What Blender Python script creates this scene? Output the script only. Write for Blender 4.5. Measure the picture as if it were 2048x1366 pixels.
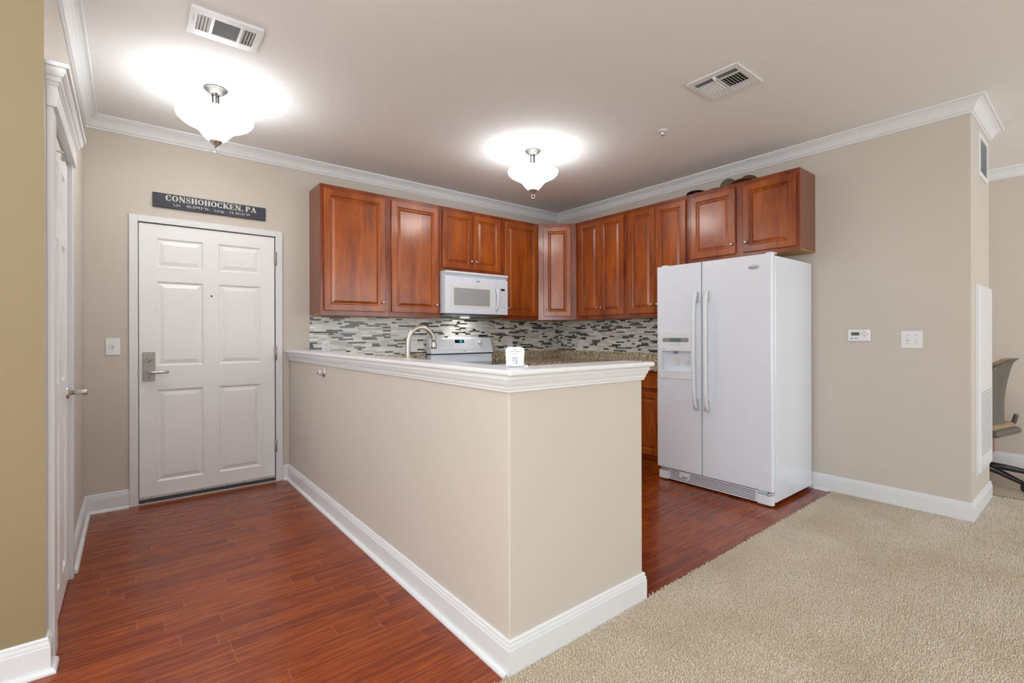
import bpy, bmesh, math, random
from mathutils import Matrix, Vector
import numpy as np

SC = bpy.context.scene
for o in list(bpy.data.objects):
    bpy.data.objects.remove(o)
COL = SC.collection
R_ = math.radians
YA, XB, XP, YP, XE, XL = 4.480, 4.354, 1.0895, 1.380, 1.889, -0.245
CEIL = 2.805

# ------------------------------------------------------------------ camera
cam_data = bpy.data.cameras.new('camera')
cam = bpy.data.objects.new('camera', cam_data)
COL.objects.link(cam)
yaw, roll = R_(51.3219), R_(-0.1497)
F_ = Vector((math.cos(yaw), math.sin(yaw), 0))
R0 = Vector((math.sin(yaw), -math.cos(yaw), 0))
U0 = Vector((0, 0, 1))
RR = R0 * math.cos(roll) + U0 * math.sin(roll)
UU = U0 * math.cos(roll) - R0 * math.sin(roll)
M = Matrix.Identity(4)
for i in range(3):
    M[i][0], M[i][1], M[i][2] = RR[i], UU[i], -F_[i]
M[2][3] = 1.25
cam.matrix_world = M
cam_data.sensor_width = 36
cam_data.sensor_fit = 'HORIZONTAL'
cam_data.lens = 956.78 / 2048 * 36
cam_data.shift_y = -12.9 / 2048
cam_data.clip_start = 0.05
SC.camera = cam

# ------------------------------------------------------------------ colour management, world, fill lights
SC.view_settings.view_transform = 'Standard'
SC.view_settings.look = 'None'
SC.view_settings.gamma = 1
SC.view_settings.use_curve_mapping = False
SC.view_settings.exposure = 0.58
w = bpy.data.worlds.new('world')
SC.world = w
w.use_nodes = True
w.node_tree.nodes['Background'].inputs[0].default_value = (0.80, 0.88, 1.0, 1)
w.node_tree.nodes['Background'].inputs[1].default_value = 0.6


def area(name, loc, target, sx, sy, power, col):
    d = bpy.data.lights.new(name, 'AREA')
    d.shape = 'RECTANGLE'
    d.size, d.size_y = sx, sy
    d.energy = power
    d.color = col
    o = bpy.data.objects.new(name, d)
    COL.objects.link(o)
    o.location = loc
    o.rotation_euler = (Vector(target) - Vector(loc)).to_track_quat('-Z', 'Y').to_euler()
    return o


# area fill standing in for daylight from unseen living room and office windows
area('window_fill_rear', (0.6, -3.35, 1.55), (0.6, 0, 1.45), 3.2, 2.1, 9, (0.86, 0.94, 1.0))
area('window_fill_rear', (4.6, -3.35, 1.55), (4.6, 0, 1.45), 2.4, 2.1, 46, (0.88, 0.95, 1.0))
area('window_fill_side', (-2.85, -1.0, 1.55), (0, -0.6, 1.45), 2.4, 2.0, 88, (0.90, 0.96, 1.0))
# added fill spot, out of view beside the camera, thrown up at the ceiling
bd_ = bpy.data.lights.new('bounce_fill', 'SPOT')
bd_.energy = 165
bd_.spot_size = R_(160)
bd_.spot_blend = 1.0
bd_.shadow_soft_size = 0.25
bd_.color = (0.84, 0.93, 1.0)
bo_ = bpy.data.objects.new('bounce_fill', bd_)
COL.objects.link(bo_)
bo_.location = (-0.75, 0.7, 1.9)
bo_.rotation_euler = (R_(180), 0, 0)
area('window_fill_office', (5.8, 3.2, 1.6), (5.8, 0.5, 1.2), 1.2, 1.4, 15, (1.0, 0.98, 0.95))


# ------------------------------------------------------------------ material helpers
def lin(r, g, b):
    f = lambda c: (c / 255 / 12.92) if c / 255 <= 0.04045 else ((c / 255 + 0.055) / 1.055) ** 2.4
    return (f(r), f(g), f(b), 1)


class NT:
    def __init__(s, name):
        s.m = bpy.data.materials.new(name)
        s.m.use_nodes = True
        s.t = s.m.node_tree
        s.b = s.t.nodes['Principled BSDF']

    def n(s, typ, **kw):
        nd = s.t.nodes.new(typ)
        for k, v in kw.items():
            if k in nd.inputs:
                nd.inputs[k].default_value = v
            else:
                setattr(nd, k, v)
        return nd

    def l(s, a, b):
        s.t.links.new(a, b)


def mat(name, col, rough=0.5, metal=0.0, coat=0.0, coat_r=0.05, bump=0.0, bscale=200, emit=None, es=0, var=0.0, vscale=3, spec=None, trans=0.0):
    n = NT(name)
    b = n.b
    b.inputs['Base Color'].default_value = col
    b.inputs['Roughness'].default_value = rough
    b.inputs['Metallic'].default_value = metal
    b.inputs['Coat Weight'].default_value = coat
    b.inputs['Coat Roughness'].default_value = coat_r
    if spec is not None:
        b.inputs['Specular IOR Level'].default_value = spec
    if trans:
        b.inputs['Transmission Weight'].default_value = trans
    if emit:
        b.inputs['Emission Color'].default_value = emit
        b.inputs['Emission Strength'].default_value = es
    tc = n.n('ShaderNodeTexCoord')
    if var:
        ns = n.n('ShaderNodeTexNoise', Scale=vscale, Detail=4.0)
        n.l(tc.outputs['Object'], ns.inputs['Vector'])
        mr = n.n('ShaderNodeMapRange')
        mr.inputs['To Min'].default_value = 1 - var
        mr.inputs['To Max'].default_value = 1 + var
        n.l(ns.outputs['Fac'], mr.inputs['Value'])
        hs = n.n('ShaderNodeHueSaturation', Color=col)
        n.l(mr.outputs[0], hs.inputs['Value'])
        n.l(hs.outputs[0], b.inputs['Base Color'])
    if bump:
        ns = n.n('ShaderNodeTexNoise', Scale=bscale, Detail=3.0)
        n.l(tc.outputs['Object'], ns.inputs['Vector'])
        bp = n.n('ShaderNodeBump', Strength=bump, Distance=0.002)
        n.l(ns.outputs['Fac'], bp.inputs['Height'])
        n.l(bp.outputs[0], b.inputs['Normal'])
    return n.m


def wood(name, c1, c2, sc=(5, 5, 1.1), rough=0.3, coat=0.5, coat_r=0.18):
    n = NT(name)
    tc = n.n('ShaderNodeTexCoord')
    mp = n.n('ShaderNodeMapping')
    mp.inputs['Scale'].default_value = sc
    n.l(tc.outputs['Object'], mp.inputs[0])
    a = n.n('ShaderNodeTexNoise', Scale=1.6, Detail=7.0, Roughness=0.62, Distortion=0.6)
    n.l(mp.outputs[0], a.inputs['Vector'])
    mp2 = n.n('ShaderNodeMapping')
    mp2.inputs['Scale'].default_value = (sc[0] * 9, sc[1] * 9, sc[2] * 3)
    n.l(tc.outputs['Object'], mp2.inputs[0])
    f = n.n('ShaderNodeTexNoise', Scale=2.0, Detail=3.0)
    n.l(mp2.outputs[0], f.inputs['Vector'])
    mx = n.n('ShaderNodeMath', operation='MULTIPLY_ADD')
    mx.inputs[1].default_value = 0.25
    n.l(f.outputs['Fac'], mx.inputs[0])
    n.l(a.outputs['Fac'], mx.inputs[2])
    n.b.inputs['Specular IOR Level'].default_value = 0.35
    cr = n.n('ShaderNodeValToRGB')
    cr.color_ramp.elements[0].position = 0.42
    cr.color_ramp.elements[0].color = c2
    cr.color_ramp.elements[1].position = 0.78
    cr.color_ramp.elements[1].color = c1
    n.l(mx.outputs[0], cr.inputs[0])
    n.l(cr.outputs[0], n.b.inputs['Base Color'])
    n.b.inputs['Roughness'].default_value = rough
    n.b.inputs['Coat Weight'].default_value = coat
    n.b.inputs['Coat Roughness'].default_value = coat_r
    return n.m


def floor_wood():
    n = NT('hardwood')
    tc = n.n('ShaderNodeTexCoord')
    sp = n.n('ShaderNodeSeparateXYZ')
    n.l(tc.outputs['Object'], sp.inputs[0])
    ROW = 0.0825
    dv = n.n('ShaderNodeMath', operation='DIVIDE')
    dv.inputs[1].default_value = ROW
    n.l(sp.outputs[1], dv.inputs[0])
    fl = n.n('ShaderNodeMath', operation='FLOOR')
    n.l(dv.outputs[0], fl.inputs[0])
    wn = n.n('ShaderNodeTexWhiteNoise', noise_dimensions='1D')
    n.l(fl.outputs[0], wn.inputs['W'])
    off = n.n('ShaderNodeMath', operation='MULTIPLY_ADD')
    off.inputs[1].default_value = 3.1
    n.l(wn.outputs['Value'], off.inputs[0])
    n.l(sp.outputs[0], off.inputs[2])
    cb = n.n('ShaderNodeCombineXYZ')
    n.l(off.outputs[0], cb.inputs[0])
    n.l(sp.outputs[1], cb.inputs[1])
    br = n.n('ShaderNodeTexBrick', offset=0.0, squash=1.0)
    br.inputs['Color1'].default_value = (0, 0, 0, 1)
    br.inputs['Color2'].default_value = (1, 1, 1, 1)
    br.inputs['Mortar'].default_value = (0.5, 0.5, 0.5, 1)
    br.inputs['Scale'].default_value = 1
    br.inputs['Mortar Size'].default_value = 0.0011
    br.inputs['Mortar Smooth'].default_value = 0.2
    br.inputs['Brick Width'].default_value = 0.62
    br.inputs['Row Height'].default_value = ROW
    n.l(cb.outputs[0], br.inputs['Vector'])
    # per-plank shift of the grain
    sh = n.n('ShaderNodeVectorMath', operation='MULTIPLY_ADD')
    sh.inputs[1].default_value = (7, 3, 9)
    n.l(br.outputs['Color'], sh.inputs[0])
    n.l(cb.outputs[0], sh.inputs[2])
    mp = n.n('ShaderNodeMapping')
    mp.inputs['Scale'].default_value = (3.4, 40, 1)
    n.l(sh.outputs[0], mp.inputs[0])
    g = n.n('ShaderNodeTexNoise', Scale=1.5, Detail=6.0, Roughness=0.62, Distortion=0.7)
    n.l(mp.outputs[0], g.inputs['Vector'])
    mp2 = n.n('ShaderNodeMapping')
    mp2.inputs['Scale'].default_value = (.8, 6, 1)
    n.l(sh.outputs[0], mp2.inputs[0])
    wv = n.n('ShaderNodeTexWave', wave_type='RINGS', Scale=3.2, Distortion=7.0, Detail=3.0)
    wv.inputs['Detail Scale'].default_value = 1.2
    n.l(mp2.outputs[0], wv.inputs['Vector'])
    m1 = n.n('ShaderNodeMath', operation='MULTIPLY_ADD')
    m1.inputs[1].default_value = 0.05
    n.l(wv.outputs['Fac'], m1.inputs[0])
    n.l(g.outputs['Fac'], m1.inputs[2])
    m2 = n.n('ShaderNodeMath', operation='MULTIPLY_ADD')
    m2.inputs[1].default_value = 0.16
    n.l(br.outputs['Color'], m2.inputs[0])
    n.l(m1.outputs[0], m2.inputs[2])
    cr = n.n('ShaderNodeValToRGB')
    e = cr.color_ramp.elements
    e[0].position = 0.36
    e[0].color = lin(96, 34, 10)
    e[1].position = 0.92
    e[1].color = lin(172, 86, 24)
    x = e.new(0.58)
    x.color = lin(132, 52, 12)
    n.l(m2.outputs[0], cr.inputs[0])
    mx = n.n('ShaderNodeMix', data_type='RGBA')
    n.l(br.outputs['Fac'], mx.inputs['Factor'])
    n.l(cr.outputs[0], mx.inputs['A'])
    mx.inputs['B'].default_value = lin(170, 98, 62)  # seams lightened: glancing reflection off plank edges painted into the joint colour
    n.l(mx.outputs['Result'], n.b.inputs['Base Color'])
    n.b.inputs['Roughness'].default_value = 0.26
    n.b.inputs['Specular IOR Level'].default_value = 0.3
    n.b.inputs['Coat Weight'].default_value = 0.22
    n.b.inputs['Coat Roughness'].default_value = 0.08
    bp = n.n('ShaderNodeBump', Strength=0.10, Distance=0.002)
    n.l(m2.outputs[0], bp.inputs['Height'])
    n.l(bp.outputs[0], n.b.inputs['Normal'])
    return n.m


def granite():
    n = NT('granite')
    tc = n.n('ShaderNodeTexCoord')
    v = n.n('ShaderNodeTexVoronoi', Scale=140.0)
    ns = n.n('ShaderNodeTexNoise', Scale=60.0, Detail=5.0, Roughness=0.7)
    n.l(tc.outputs['Object'], v.inputs['Vector'])
    n.l(tc.outputs['Object'], ns.inputs['Vector'])
    sx = n.n('ShaderNodeSeparateColor')
    n.l(v.outputs['Color'], sx.inputs[0])
    ad = n.n('ShaderNodeMath', operation='MULTIPLY_ADD')
    ad.inputs[1].default_value = 0.55
    n.l(sx.outputs[0], ad.inputs[0])
    ml = n.n('ShaderNodeMath', operation='MULTIPLY')
    ml.inputs[1].default_value = 0.6
    n.l(ns.outputs['Fac'], ml.inputs[0])
    n.l(ml.outputs[0], ad.inputs[2])
    cr = n.n('ShaderNodeValToRGB')
    cr.color_ramp.interpolation = 'CONSTANT'
    e = cr.color_ramp.elements
    e[0].position = 0
    e[0].color = lin(52, 44, 40)
    e[1].position = 0.36
    e[1].color = lin(120, 102, 80)
    for p, c in ((0.46, lin(186, 168, 136)), (0.58, lin(222, 208, 180)), (0.72, lin(150, 132, 110)), (0.80, lin(240, 232, 214))):
        x = e.new(p)
        x.color = c
    n.l(ad.outputs[0], cr.inputs[0])
    n.l(cr.outputs[0], n.b.inputs['Base Color'])
    n.b.inputs['Roughness'].default_value = 0.12
    return n.m


def tile_mat():
    n = NT('mosaic_tile')
    at = n.n('ShaderNodeVertexColor', layer_name='tile')
    n.l(at.outputs['Color'], n.b.inputs['Base Color'])
    n.b.inputs['Roughness'].default_value = 0.22
    return n.m


def carpet_mat():
    n = NT('carpet_pile')
    tc = n.n('ShaderNodeTexCoord')
    ns = n.n('ShaderNodeTexNoise', Scale=260.0, Detail=2.0)
    n.l(tc.outputs['Object'], ns.inputs['Vector'])
    ns2 = n.n('ShaderNodeTexNoise', Scale=2.2, Detail=3.0)
    n.l(tc.outputs['Object'], ns2.inputs['Vector'])
    ad = n.n('ShaderNodeMath', operation='MULTIPLY_ADD')
    ad.inputs[1].default_value = 0.55
    n.l(ns2.outputs['Fac'], ad.inputs[0])
    n.l(ns.outputs['Fac'], ad.inputs[2])
    cr = n.n('ShaderNodeValToRGB')
    e = cr.color_ramp.elements
    e[0].position = 0.50
    e[0].color = lin(208, 192, 164)
    e[1].position = 1.0
    e[1].color = lin(250, 240, 226)
    n.l(ad.outputs[0], cr.inputs[0])
    n.l(cr.outputs[0], n.b.inputs['Base Color'])
    n.b.inputs['Roughness'].default_value = 0.95
    n.b.inputs['Specular IOR Level'].default_value = 0.1
    bp = n.n('ShaderNodeBump', Strength=0.7, Distance=0.006)
    n.l(ns.outputs['Fac'], bp.inputs['Height'])
    n.l(bp.outputs[0], n.b.inputs['Normal'])
    return n.m


def shade_mat(name, es):
    n = NT(name)
    out = n.t.nodes['Material Output']
    n.t.nodes.remove(n.b)
    tr = n.n('ShaderNodeBsdfTranslucent', Color=(0.95, 0.95, 0.93, 1))
    df = n.n('ShaderNodeBsdfDiffuse', Color=(0.85, 0.85, 0.83, 1))
    em = n.n('ShaderNodeEmission', Color=(1, 0.985, 0.95, 1), Strength=es)
    m1 = n.n('ShaderNodeMixShader', Fac=0.35)
    n.l(tr.outputs[0], m1.inputs[1])
    n.l(df.outputs[0], m1.inputs[2])
    ad = n.n('ShaderNodeAddShader')
    n.l(m1.outputs[0], ad.inputs[0])
    n.l(em.outputs[0], ad.inputs[1])
    n.l(ad.outputs[0], out.inputs[0])
    return n.m


MT = dict(
    wall=mat('beige_paint', lin(208, 200, 191), 0.55, bump=0.05, bscale=350, spec=0.3),
    ywall=mat('khaki_paint', lin(150, 134, 103), 0.5, bump=0.08, bscale=300, spec=0.3),
    ceil=mat('ceiling_paint', lin(240, 238, 238), 0.9, bump=0.04, bscale=250, spec=0.1),
    white=mat('white_trim_paint', lin(231, 233, 236), 0.3),
    doorw=mat('white_door_paint', lin(244, 245, 247), 0.32),
    floor=floor_wood(),
    cherry=wood('cherry_cabinet', lin(176, 90, 26), lin(120, 46, 12), coat=0.55, coat_r=0.19),
    cherryd=mat('cherry_side_laminate', lin(128, 72, 50), 0.35, coat=0.3, coat_r=0.25, var=0.06, vscale=6),
    raw=mat('birch_underside', lin(186, 146, 84), 0.5, var=0.05),
    granite=granite(),
    tile=tile_mat(),
    grout=mat('grout', lin(214, 210, 202), 0.8),
    nickel=mat('brushed_nickel', lin(206, 202, 196), 0.34, 1.0),
    steel=mat('satin_steel', lin(172, 170, 168), 0.45, 0.7),
    chrome=mat('chrome', lin(215, 215, 215), 0.12, 1.0),
    appl=mat('white_appliance_enamel', lin(232, 238, 248), 0.22, coat=0.3, coat_r=0.08),
    appl2=mat('white_appliance_plastic', lin(236, 239, 245), 0.35),
    grayp=mat('grey_plastic', lin(150, 150, 155), 0.35),
    lgray=mat('light_grey_plastic', lin(196, 196, 200), 0.4),
    mwin=mat('grey_mesh_window', lin(168, 170, 172), 0.18, bump=0.02, bscale=900),
    black=mat('black_plastic', lin(22, 22, 24), 0.35),
    dark=mat('dark_gap', lin(30, 28, 27), 0.8),
    glass=mat('black_cooktop_glass', lin(18, 15, 14), 0.12, spec=0.25),
    under=mat('dark_steel_underside', lin(70, 76, 84), 0.3, 0.8),
    green=mat('green_display', lin(96, 132, 116), 0.3),
    lcd=mat('grey_green_lcd', lin(92, 96, 72), 0.3),
    blue=mat('blue_display_digits', lin(30, 140, 190), 0.3, emit=lin(30, 150, 205), es=0.8),
    blackd=mat('black_display', lin(20, 20, 24), 0.15),
    sign=wood('charcoal_painted_wood', lin(76, 80, 92), lin(54, 58, 68), (2, 30, 30), 0.6, 0.0),
    letter=mat('cream_lettering', lin(226, 222, 214), 0.7),
    ink=mat('grey_print', lin(120, 120, 124), 0.6),
    badge=mat('silver_white_badge', lin(214, 215, 218), 0.3, 0.3),
    plate=mat('white_plate_plastic', lin(238, 239, 242), 0.3),
    rubber=mat('dark_grey_rubber', lin(72, 76, 82), 0.5),
    sweep=mat('painted_door_sweep', lin(205, 198, 196), 0.4),
    carpet=carpet_mat(),
    backing=mat('carpet_backing_gap_shade', lin(206, 184, 154), 0.95, bump=0.8, bscale=150, var=0.35, vscale=120, spec=0.1),  # backing tone with the shade of the gaps between tufts put into it
    shade=shade_mat('frosted_glass_lit', 6.5),
    shade_in=shade_mat('frosted_glass_inside', 0.5),
    fabric=mat('tan_chair_fabric', lin(160, 140, 114), 0.85, bump=0.3, bscale=400),
    shell=mat('grey_chair_shell', lin(104, 98, 92), 0.45),
    cblack=mat('black_chair_plastic', lin(24, 24, 26), 0.35),
    oak=wood('reddish_oak', lin(170, 108, 78), lin(132, 76, 50), (8, 8, 1.2), 0.4, 0.2),
    capb=mat('brown_cap_cloth', lin(92, 74, 52), 0.9, var=0.25, vscale=30),
    capc=mat('camouflage_cap_cloth', lin(110, 104, 86), 0.9, var=0.6, vscale=45),
    capg=mat('grey_cap_cloth', lin(120, 122, 126), 0.9),
    capk=mat('dark_cap_cloth', lin(44, 38, 34), 0.9),
    beige=mat('beige_plastic', lin(228, 229, 228), 0.4),
    chrome2=mat('satin_chrome', lin(205, 208, 214), 0.3, 0.8),
    cherryf=wood('cherry_face_frame', lin(156, 72, 26), lin(100, 36, 12), (5, 5, 1.1), 0.3, 0.5, 0.14),
    canopym=mat('satin_nickel_canopy', lin(92, 90, 88), 0.5, 0.9),
    lens=mat('lit_lamp_lens', (.9, .9, .9, 1), 0.3, emit=(1, 1, .97, 1), es=0.9),
    matp=mat('clear_chair_mat', lin(176, 162, 146), 0.35),
)

# ------------------------------------------------------------------ object helpers
WORLD = {}


def tag(o, label=None, cat=None, group=None, kind=None):
    if label: o['label'] = label
    if cat: o['category'] = cat
    if group: o['group'] = group
    if kind: o['kind'] = kind
    return o


def thing(name, label, cat, loc=(0, 0, 0), rot=0.0, group=None, kind=None):
    o = bpy.data.objects.new(name, None)
    o.empty_display_size = 0.05
    COL.objects.link(o)
    mw = Matrix.Translation(Vector(loc)) @ Matrix.Rotation(rot, 4, 'Z')
    o.matrix_world = mw
    WORLD[o.name] = mw
    return tag(o, label, cat, group, kind)


def obj(name, bm, m, parent=None, smooth=False, bevel=0.0, seg=2, ang=35, local=False, label=None):
    """one mesh object; coordinates are world unless local (then relative to the parent)"""
    me = bpy.data.meshes.new(name)
    bmesh.ops.recalc_face_normals(bm, faces=bm.faces)
    if parent is not None and not local:
        bm.transform(WORLD[parent.name].inverted())
    if parent is None:
        # origin at the base centre
        xs = [v.co for v in bm.verts]
        c = Vector(((min(v.x for v in xs) + max(v.x for v in xs)) / 2, (min(v.y for v in xs) + max(v.y for v in xs)) / 2, min(v.z for v in xs)))
        bm.transform(Matrix.Translation(-c))
    bm.to_mesh(me)
    bm.free()
    o = bpy.data.objects.new(name, me)
    COL.objects.link(o)
    mats = m if isinstance(m, (list, tuple)) else [m]
    for x in mats:
        me.materials.append(MT[x])
    if smooth:
        for p in me.polygons:
            p.use_smooth = True
    if bevel:
        b = o.modifiers.new('bevel', 'BEVEL')
        b.width = bevel
        b.segments = seg
        b.limit_method = 'ANGLE'
        b.angle_limit = R_(ang)
    if parent is not None:
        o.parent = parent
        WORLD[o.name] = WORLD[parent.name]
    else:
        o.location = c
        WORLD[o.name] = Matrix.Translation(c)
    if label: o['label'] = label
    return o


def struct(name, bm, m, **kw):
    o = obj(name, bm, m, **kw)
    o['kind'] = 'structure'
    return o


def B(*boxes, bm=None, mi=0):
    bm = bm or bmesh.new()
    for (x0, x1, y0, y1, z0, z1) in boxes:
        vs = [bm.verts.new((x, y, z)) for x in (x0, x1) for y in (y0, y1) for z in (z0, z1)]
        for f in ((0, 1, 3, 2), (4, 6, 7, 5), (0, 4, 5, 1), (2, 3, 7, 6), (0, 2, 6, 4), (1, 5, 7, 3)):
            fc = bm.faces.new([vs[i] for i in f])
            fc.material_index = mi
    return bm


def prism(pts, h0, h1, axis='z', bm=None, mi=0):
    """extrude a 2D polygon; axis z: pts (x,y); axis x: pts (y,z); axis y: pts (x,z)"""
    bm = bm or bmesh.new()
    def P(a, b, h):
        return {'z': (a, b, h), 'x': (h, a, b), 'y': (a, h, b)}[axis]
    lo = [bm.verts.new(P(a, b, h0)) for a, b in pts]
    hi = [bm.verts.new(P(a, b, h1)) for a, b in pts]
    n = len(pts)
    for i in range(n):
        f = bm.faces.new([lo[i], lo[(i + 1) % n], hi[(i + 1) % n], hi[i]])
        f.material_index = mi
    for lst in (lo, hi):
        f = bm.faces.new(lst)
        f.material_index = mi
    return bm


def tube(path, r, n=12, bm=None, cap=True, mi=0):
    bm = bm or bmesh.new()
    path = [Vector(p) for p in path]
    rs = r if isinstance(r, (list, tuple)) else [r] * len(path)
    up = None
    rings = []
    for i, p in enumerate(path):
        t = (path[min(i + 1, len(path) - 1)] - path[max(i - 1, 0)]).normalized()
        if up is None:
            up = Vector((0, 0, 1)) if abs(t.z) < 0.9 else Vector((1, 0, 0))
        a = t.cross(up).normalized()
        up = a.cross(t).normalized()
        rings.append([bm.verts.new(p + (a * math.cos(2 * math.pi * k / n) + up * math.sin(2 * math.pi * k / n)) * rs[i]) for k in range(n)])
    for i in range(len(rings) - 1):
        for k in range(n):
            f = bm.faces.new([rings[i][k], rings[i][(k + 1) % n], rings[i + 1][(k + 1) % n], rings[i + 1][k]])
            f.material_index = mi
    if cap:
        for g in (rings[0], rings[-1]):
            bm.faces.new(g).material_index = mi
    return bm


def smooth_path(pts, it=3):
    P = [Vector(p) for p in pts]
    for _ in range(it):
        Q = [P[0]]
        for a, b in zip(P[:-1], P[1:]):
            Q += [a * .75 + b * .25, a * .25 + b * .75]
        P = Q + [P[-1]]
    return P


def lathe(prof, c, n=48, bm=None, axis='z', mi=0):
    """profile (radius, height) round a vertical axis through c (axis x/y: height goes along -x / -y from the wall)"""
    bm = bm or bmesh.new()
    c = Vector(c)
    rings = []
    for r, h in prof:
        ring = []
        for k in range(n):
            a = 2 * math.pi * k / n
            ca, sa = r * math.cos(a), r * math.sin(a)
            v = {'z': (ca, sa, h), 'x': (-h, ca, sa), 'y': (ca, -h, sa), '+x': (h, ca, sa)}[axis]
            ring.append(bm.verts.new(c + Vector(v)))
        rings.append(ring)
    for i in range(len(rings) - 1):
        for k in range(n):
            f = bm.faces.new([rings[i][k], rings[i][(k + 1) % n], rings[i + 1][(k + 1) % n], rings[i + 1][k]])
            f.material_index = mi
    for g, (r, h) in ((rings[0], prof[0]), (rings[-1], prof[-1])):
        if 1e-6 < r < 0.03:
            bm.faces.new(g).material_index = mi
    return bm


def sweep(path, prof, side=1, bm=None, closed=False):
    """mitred moulding: path in plan (x,y), profile (distance from wall, z); side +1 = left of the walking direction"""
    bm = bm or bmesh.new()
    P = [Vector((p[0], p[1])) for p in path]
    n = len(P)
    rings = []
    for i in range(n):
        def nrm(a, b):
            d = (b - a).normalized()
            return Vector((-d.y, d.x)) * side
        if i == 0:
            m = nrm(P[0], P[1])
        elif i == n - 1:
            m = nrm(P[-2], P[-1])
        else:
            a, b = nrm(P[i - 1], P[i]), nrm(P[i], P[i + 1])
            m = (a + b) / (1 + a.dot(b))
        rings.append([bm.verts.new((P[i].x + m.x * d, P[i].y + m.y * d, z)) for d, z in prof])
    k = len(prof)
    for i in range(n - 1):
        for j in range(k):
            bm.faces.new([rings[i][j], rings[i][(j + 1) % k], rings[i + 1][(j + 1) % k], rings[i + 1][j]])
    bm.faces.new(rings[0])
    bm.faces.new(rings[-1])
    return bm


def panelled(w, h, t, panels, rings, edge=0.003):
    """door leaf in local axes: x 0..w, z 0..h, front at y=0 facing -y, back at y=t; panels (x0,x1,z0,z1); rings (inset, depth)"""
    bm = bmesh.new()
    xs = sorted({edge, w - edge} | {p[0] for p in panels} | {p[1] for p in panels})
    zs = sorted({edge, h - edge} | {p[2] for p in panels} | {p[3] for p in panels})
    V = {}
    def v(x, y, z):
        k = (round(x, 5), round(y, 5), round(z, 5))
        if k not in V: V[k] = bm.verts.new((x, y, z))
        return V[k]
    for i in range(len(xs) - 1):
        for j in range(len(zs) - 1):
            x0, x1, z0, z1 = xs[i], xs[i + 1], zs[j], zs[j + 1]
            isp = any(abs(p[0] - x0) < 1e-5 and abs(p[1] - x1) < 1e-5 and abs(p[2] - z0) < 1e-5 and abs(p[3] - z1) < 1e-5 for p in panels)
            if not isp:
                bm.faces.new([v(x0, 0, z0), v(x1, 0, z0), v(x1, 0, z1), v(x0, 0, z1)])
                continue
            prev = [v(x0, 0, z0), v(x1, 0, z0), v(x1, 0, z1), v(x0, 0, z1)]
            for ins, d in rings:
                cur = [v(x0 + ins, d, z0 + ins), v(x1 - ins, d, z0 + ins), v(x1 - ins, d, z1 - ins), v(x0 + ins, d, z1 - ins)]
                for q in range(4):
                    bm.faces.new([prev[q], prev[(q + 1) % 4], cur[(q + 1) % 4], cur[q]])
                prev = cur
            bm.faces.new(prev)
    # rim: chamfer, sides, back
    def rim(x, z):
        X = 0 if abs(x - edge) < 1e-6 else (w if abs(x - (w - edge)) < 1e-6 else x)
        Z = 0 if abs(z - edge) < 1e-6 else (h if abs(z - (h - edge)) < 1e-6 else z)
        return X, Z
    loop = [(x, edge) for x in xs] + [(w - edge, z) for z in zs[1:]] + [(x, h - edge) for x in reversed(xs[:-1])] + [(edge, z) for z in reversed(zs[1:-1])]
    n = len(loop)
    for i in range(n):
        a, b = loop[i], loop[(i + 1) % n]
        A, Bq = rim(*a), rim(*b)
        bm.faces.new([v(a[0], 0, a[1]), v(b[0], 0, b[1]), v(Bq[0], edge, Bq[1]), v(A[0], edge, A[1])])
        bm.faces.new([v(A[0], edge, A[1]), v(Bq[0], edge, Bq[1]), v(Bq[0], t, Bq[1]), v(A[0], t, A[1])])
    bm.faces.new([v(*(lambda q: (q[0], t, q[1]))(rim(*p))) for p in loop])
    return bm


def place(bm, loc, ang):
    bm.transform(Matrix.Translation(Vector(loc)) @ Matrix.Rotation(ang, 4, 'Z'))
    return bm


def text_bm(s, size, depth=0.0006, align='CENTER', bold=0.0, spacing=1.0):
    cu = bpy.data.curves.new('t', 'FONT')
    cu.body = s
    cu.size = size
    cu.extrude = depth
    cu.offset = bold
    cu.align_x = align
    cu.space_character = spacing
    o = bpy.data.objects.new('t', cu)
    COL.objects.link(o)
    dg = bpy.context.evaluated_depsgraph_get()
    me = bpy.data.meshes.new_from_object(o.evaluated_get(dg))
    bm = bmesh.new()
    bm.from_mesh(me)
    bpy.data.objects.remove(o)
    bpy.data.curves.remove(cu)
    bpy.data.meshes.remove(me)
    return bm


FACE_A = Matrix.Rotation(R_(90), 4, 'X')                              # text on a face looking to -y
FACE_B = Matrix.Rotation(R_(-90), 4, 'Z') @ Matrix.Rotation(R_(90), 4, 'X')   # text on a face looking to -x


def on_a(bm, x, y, z):
    bm.transform(Matrix.Translation((x, y, z)) @ FACE_A)
    return bm


def on_b(bm, x, y, z):
    bm.transform(Matrix.Translation((x, y, z)) @ FACE_B)
    return bm


# ================================================================== THE SETTING
XF = 6.45          # far wall of the office
XC = 5.12          # far end of the closet pillar
YC = 0.574         # pillar face
XW, YW = -3.0, -3.5
YY = 2.476         # khaki wall face
# floors
struct('floor', B((XW - .1, XF + .1, 1.37, YA + .15, -0.05, 0.0)), 'floor')
cb = B((XW - .1, XF + .1, YW - .1, 1.37, -0.05, 0.004), (XC - .02, XF + .1, 1.37, 3.6, -0.045, 0.004))
struct('floor', cb, 'backing')
struct('ceiling', B((XW - .1, XF + .1, YW - .1, YA + .15, CEIL, CEIL + .1)), 'ceil')
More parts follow.
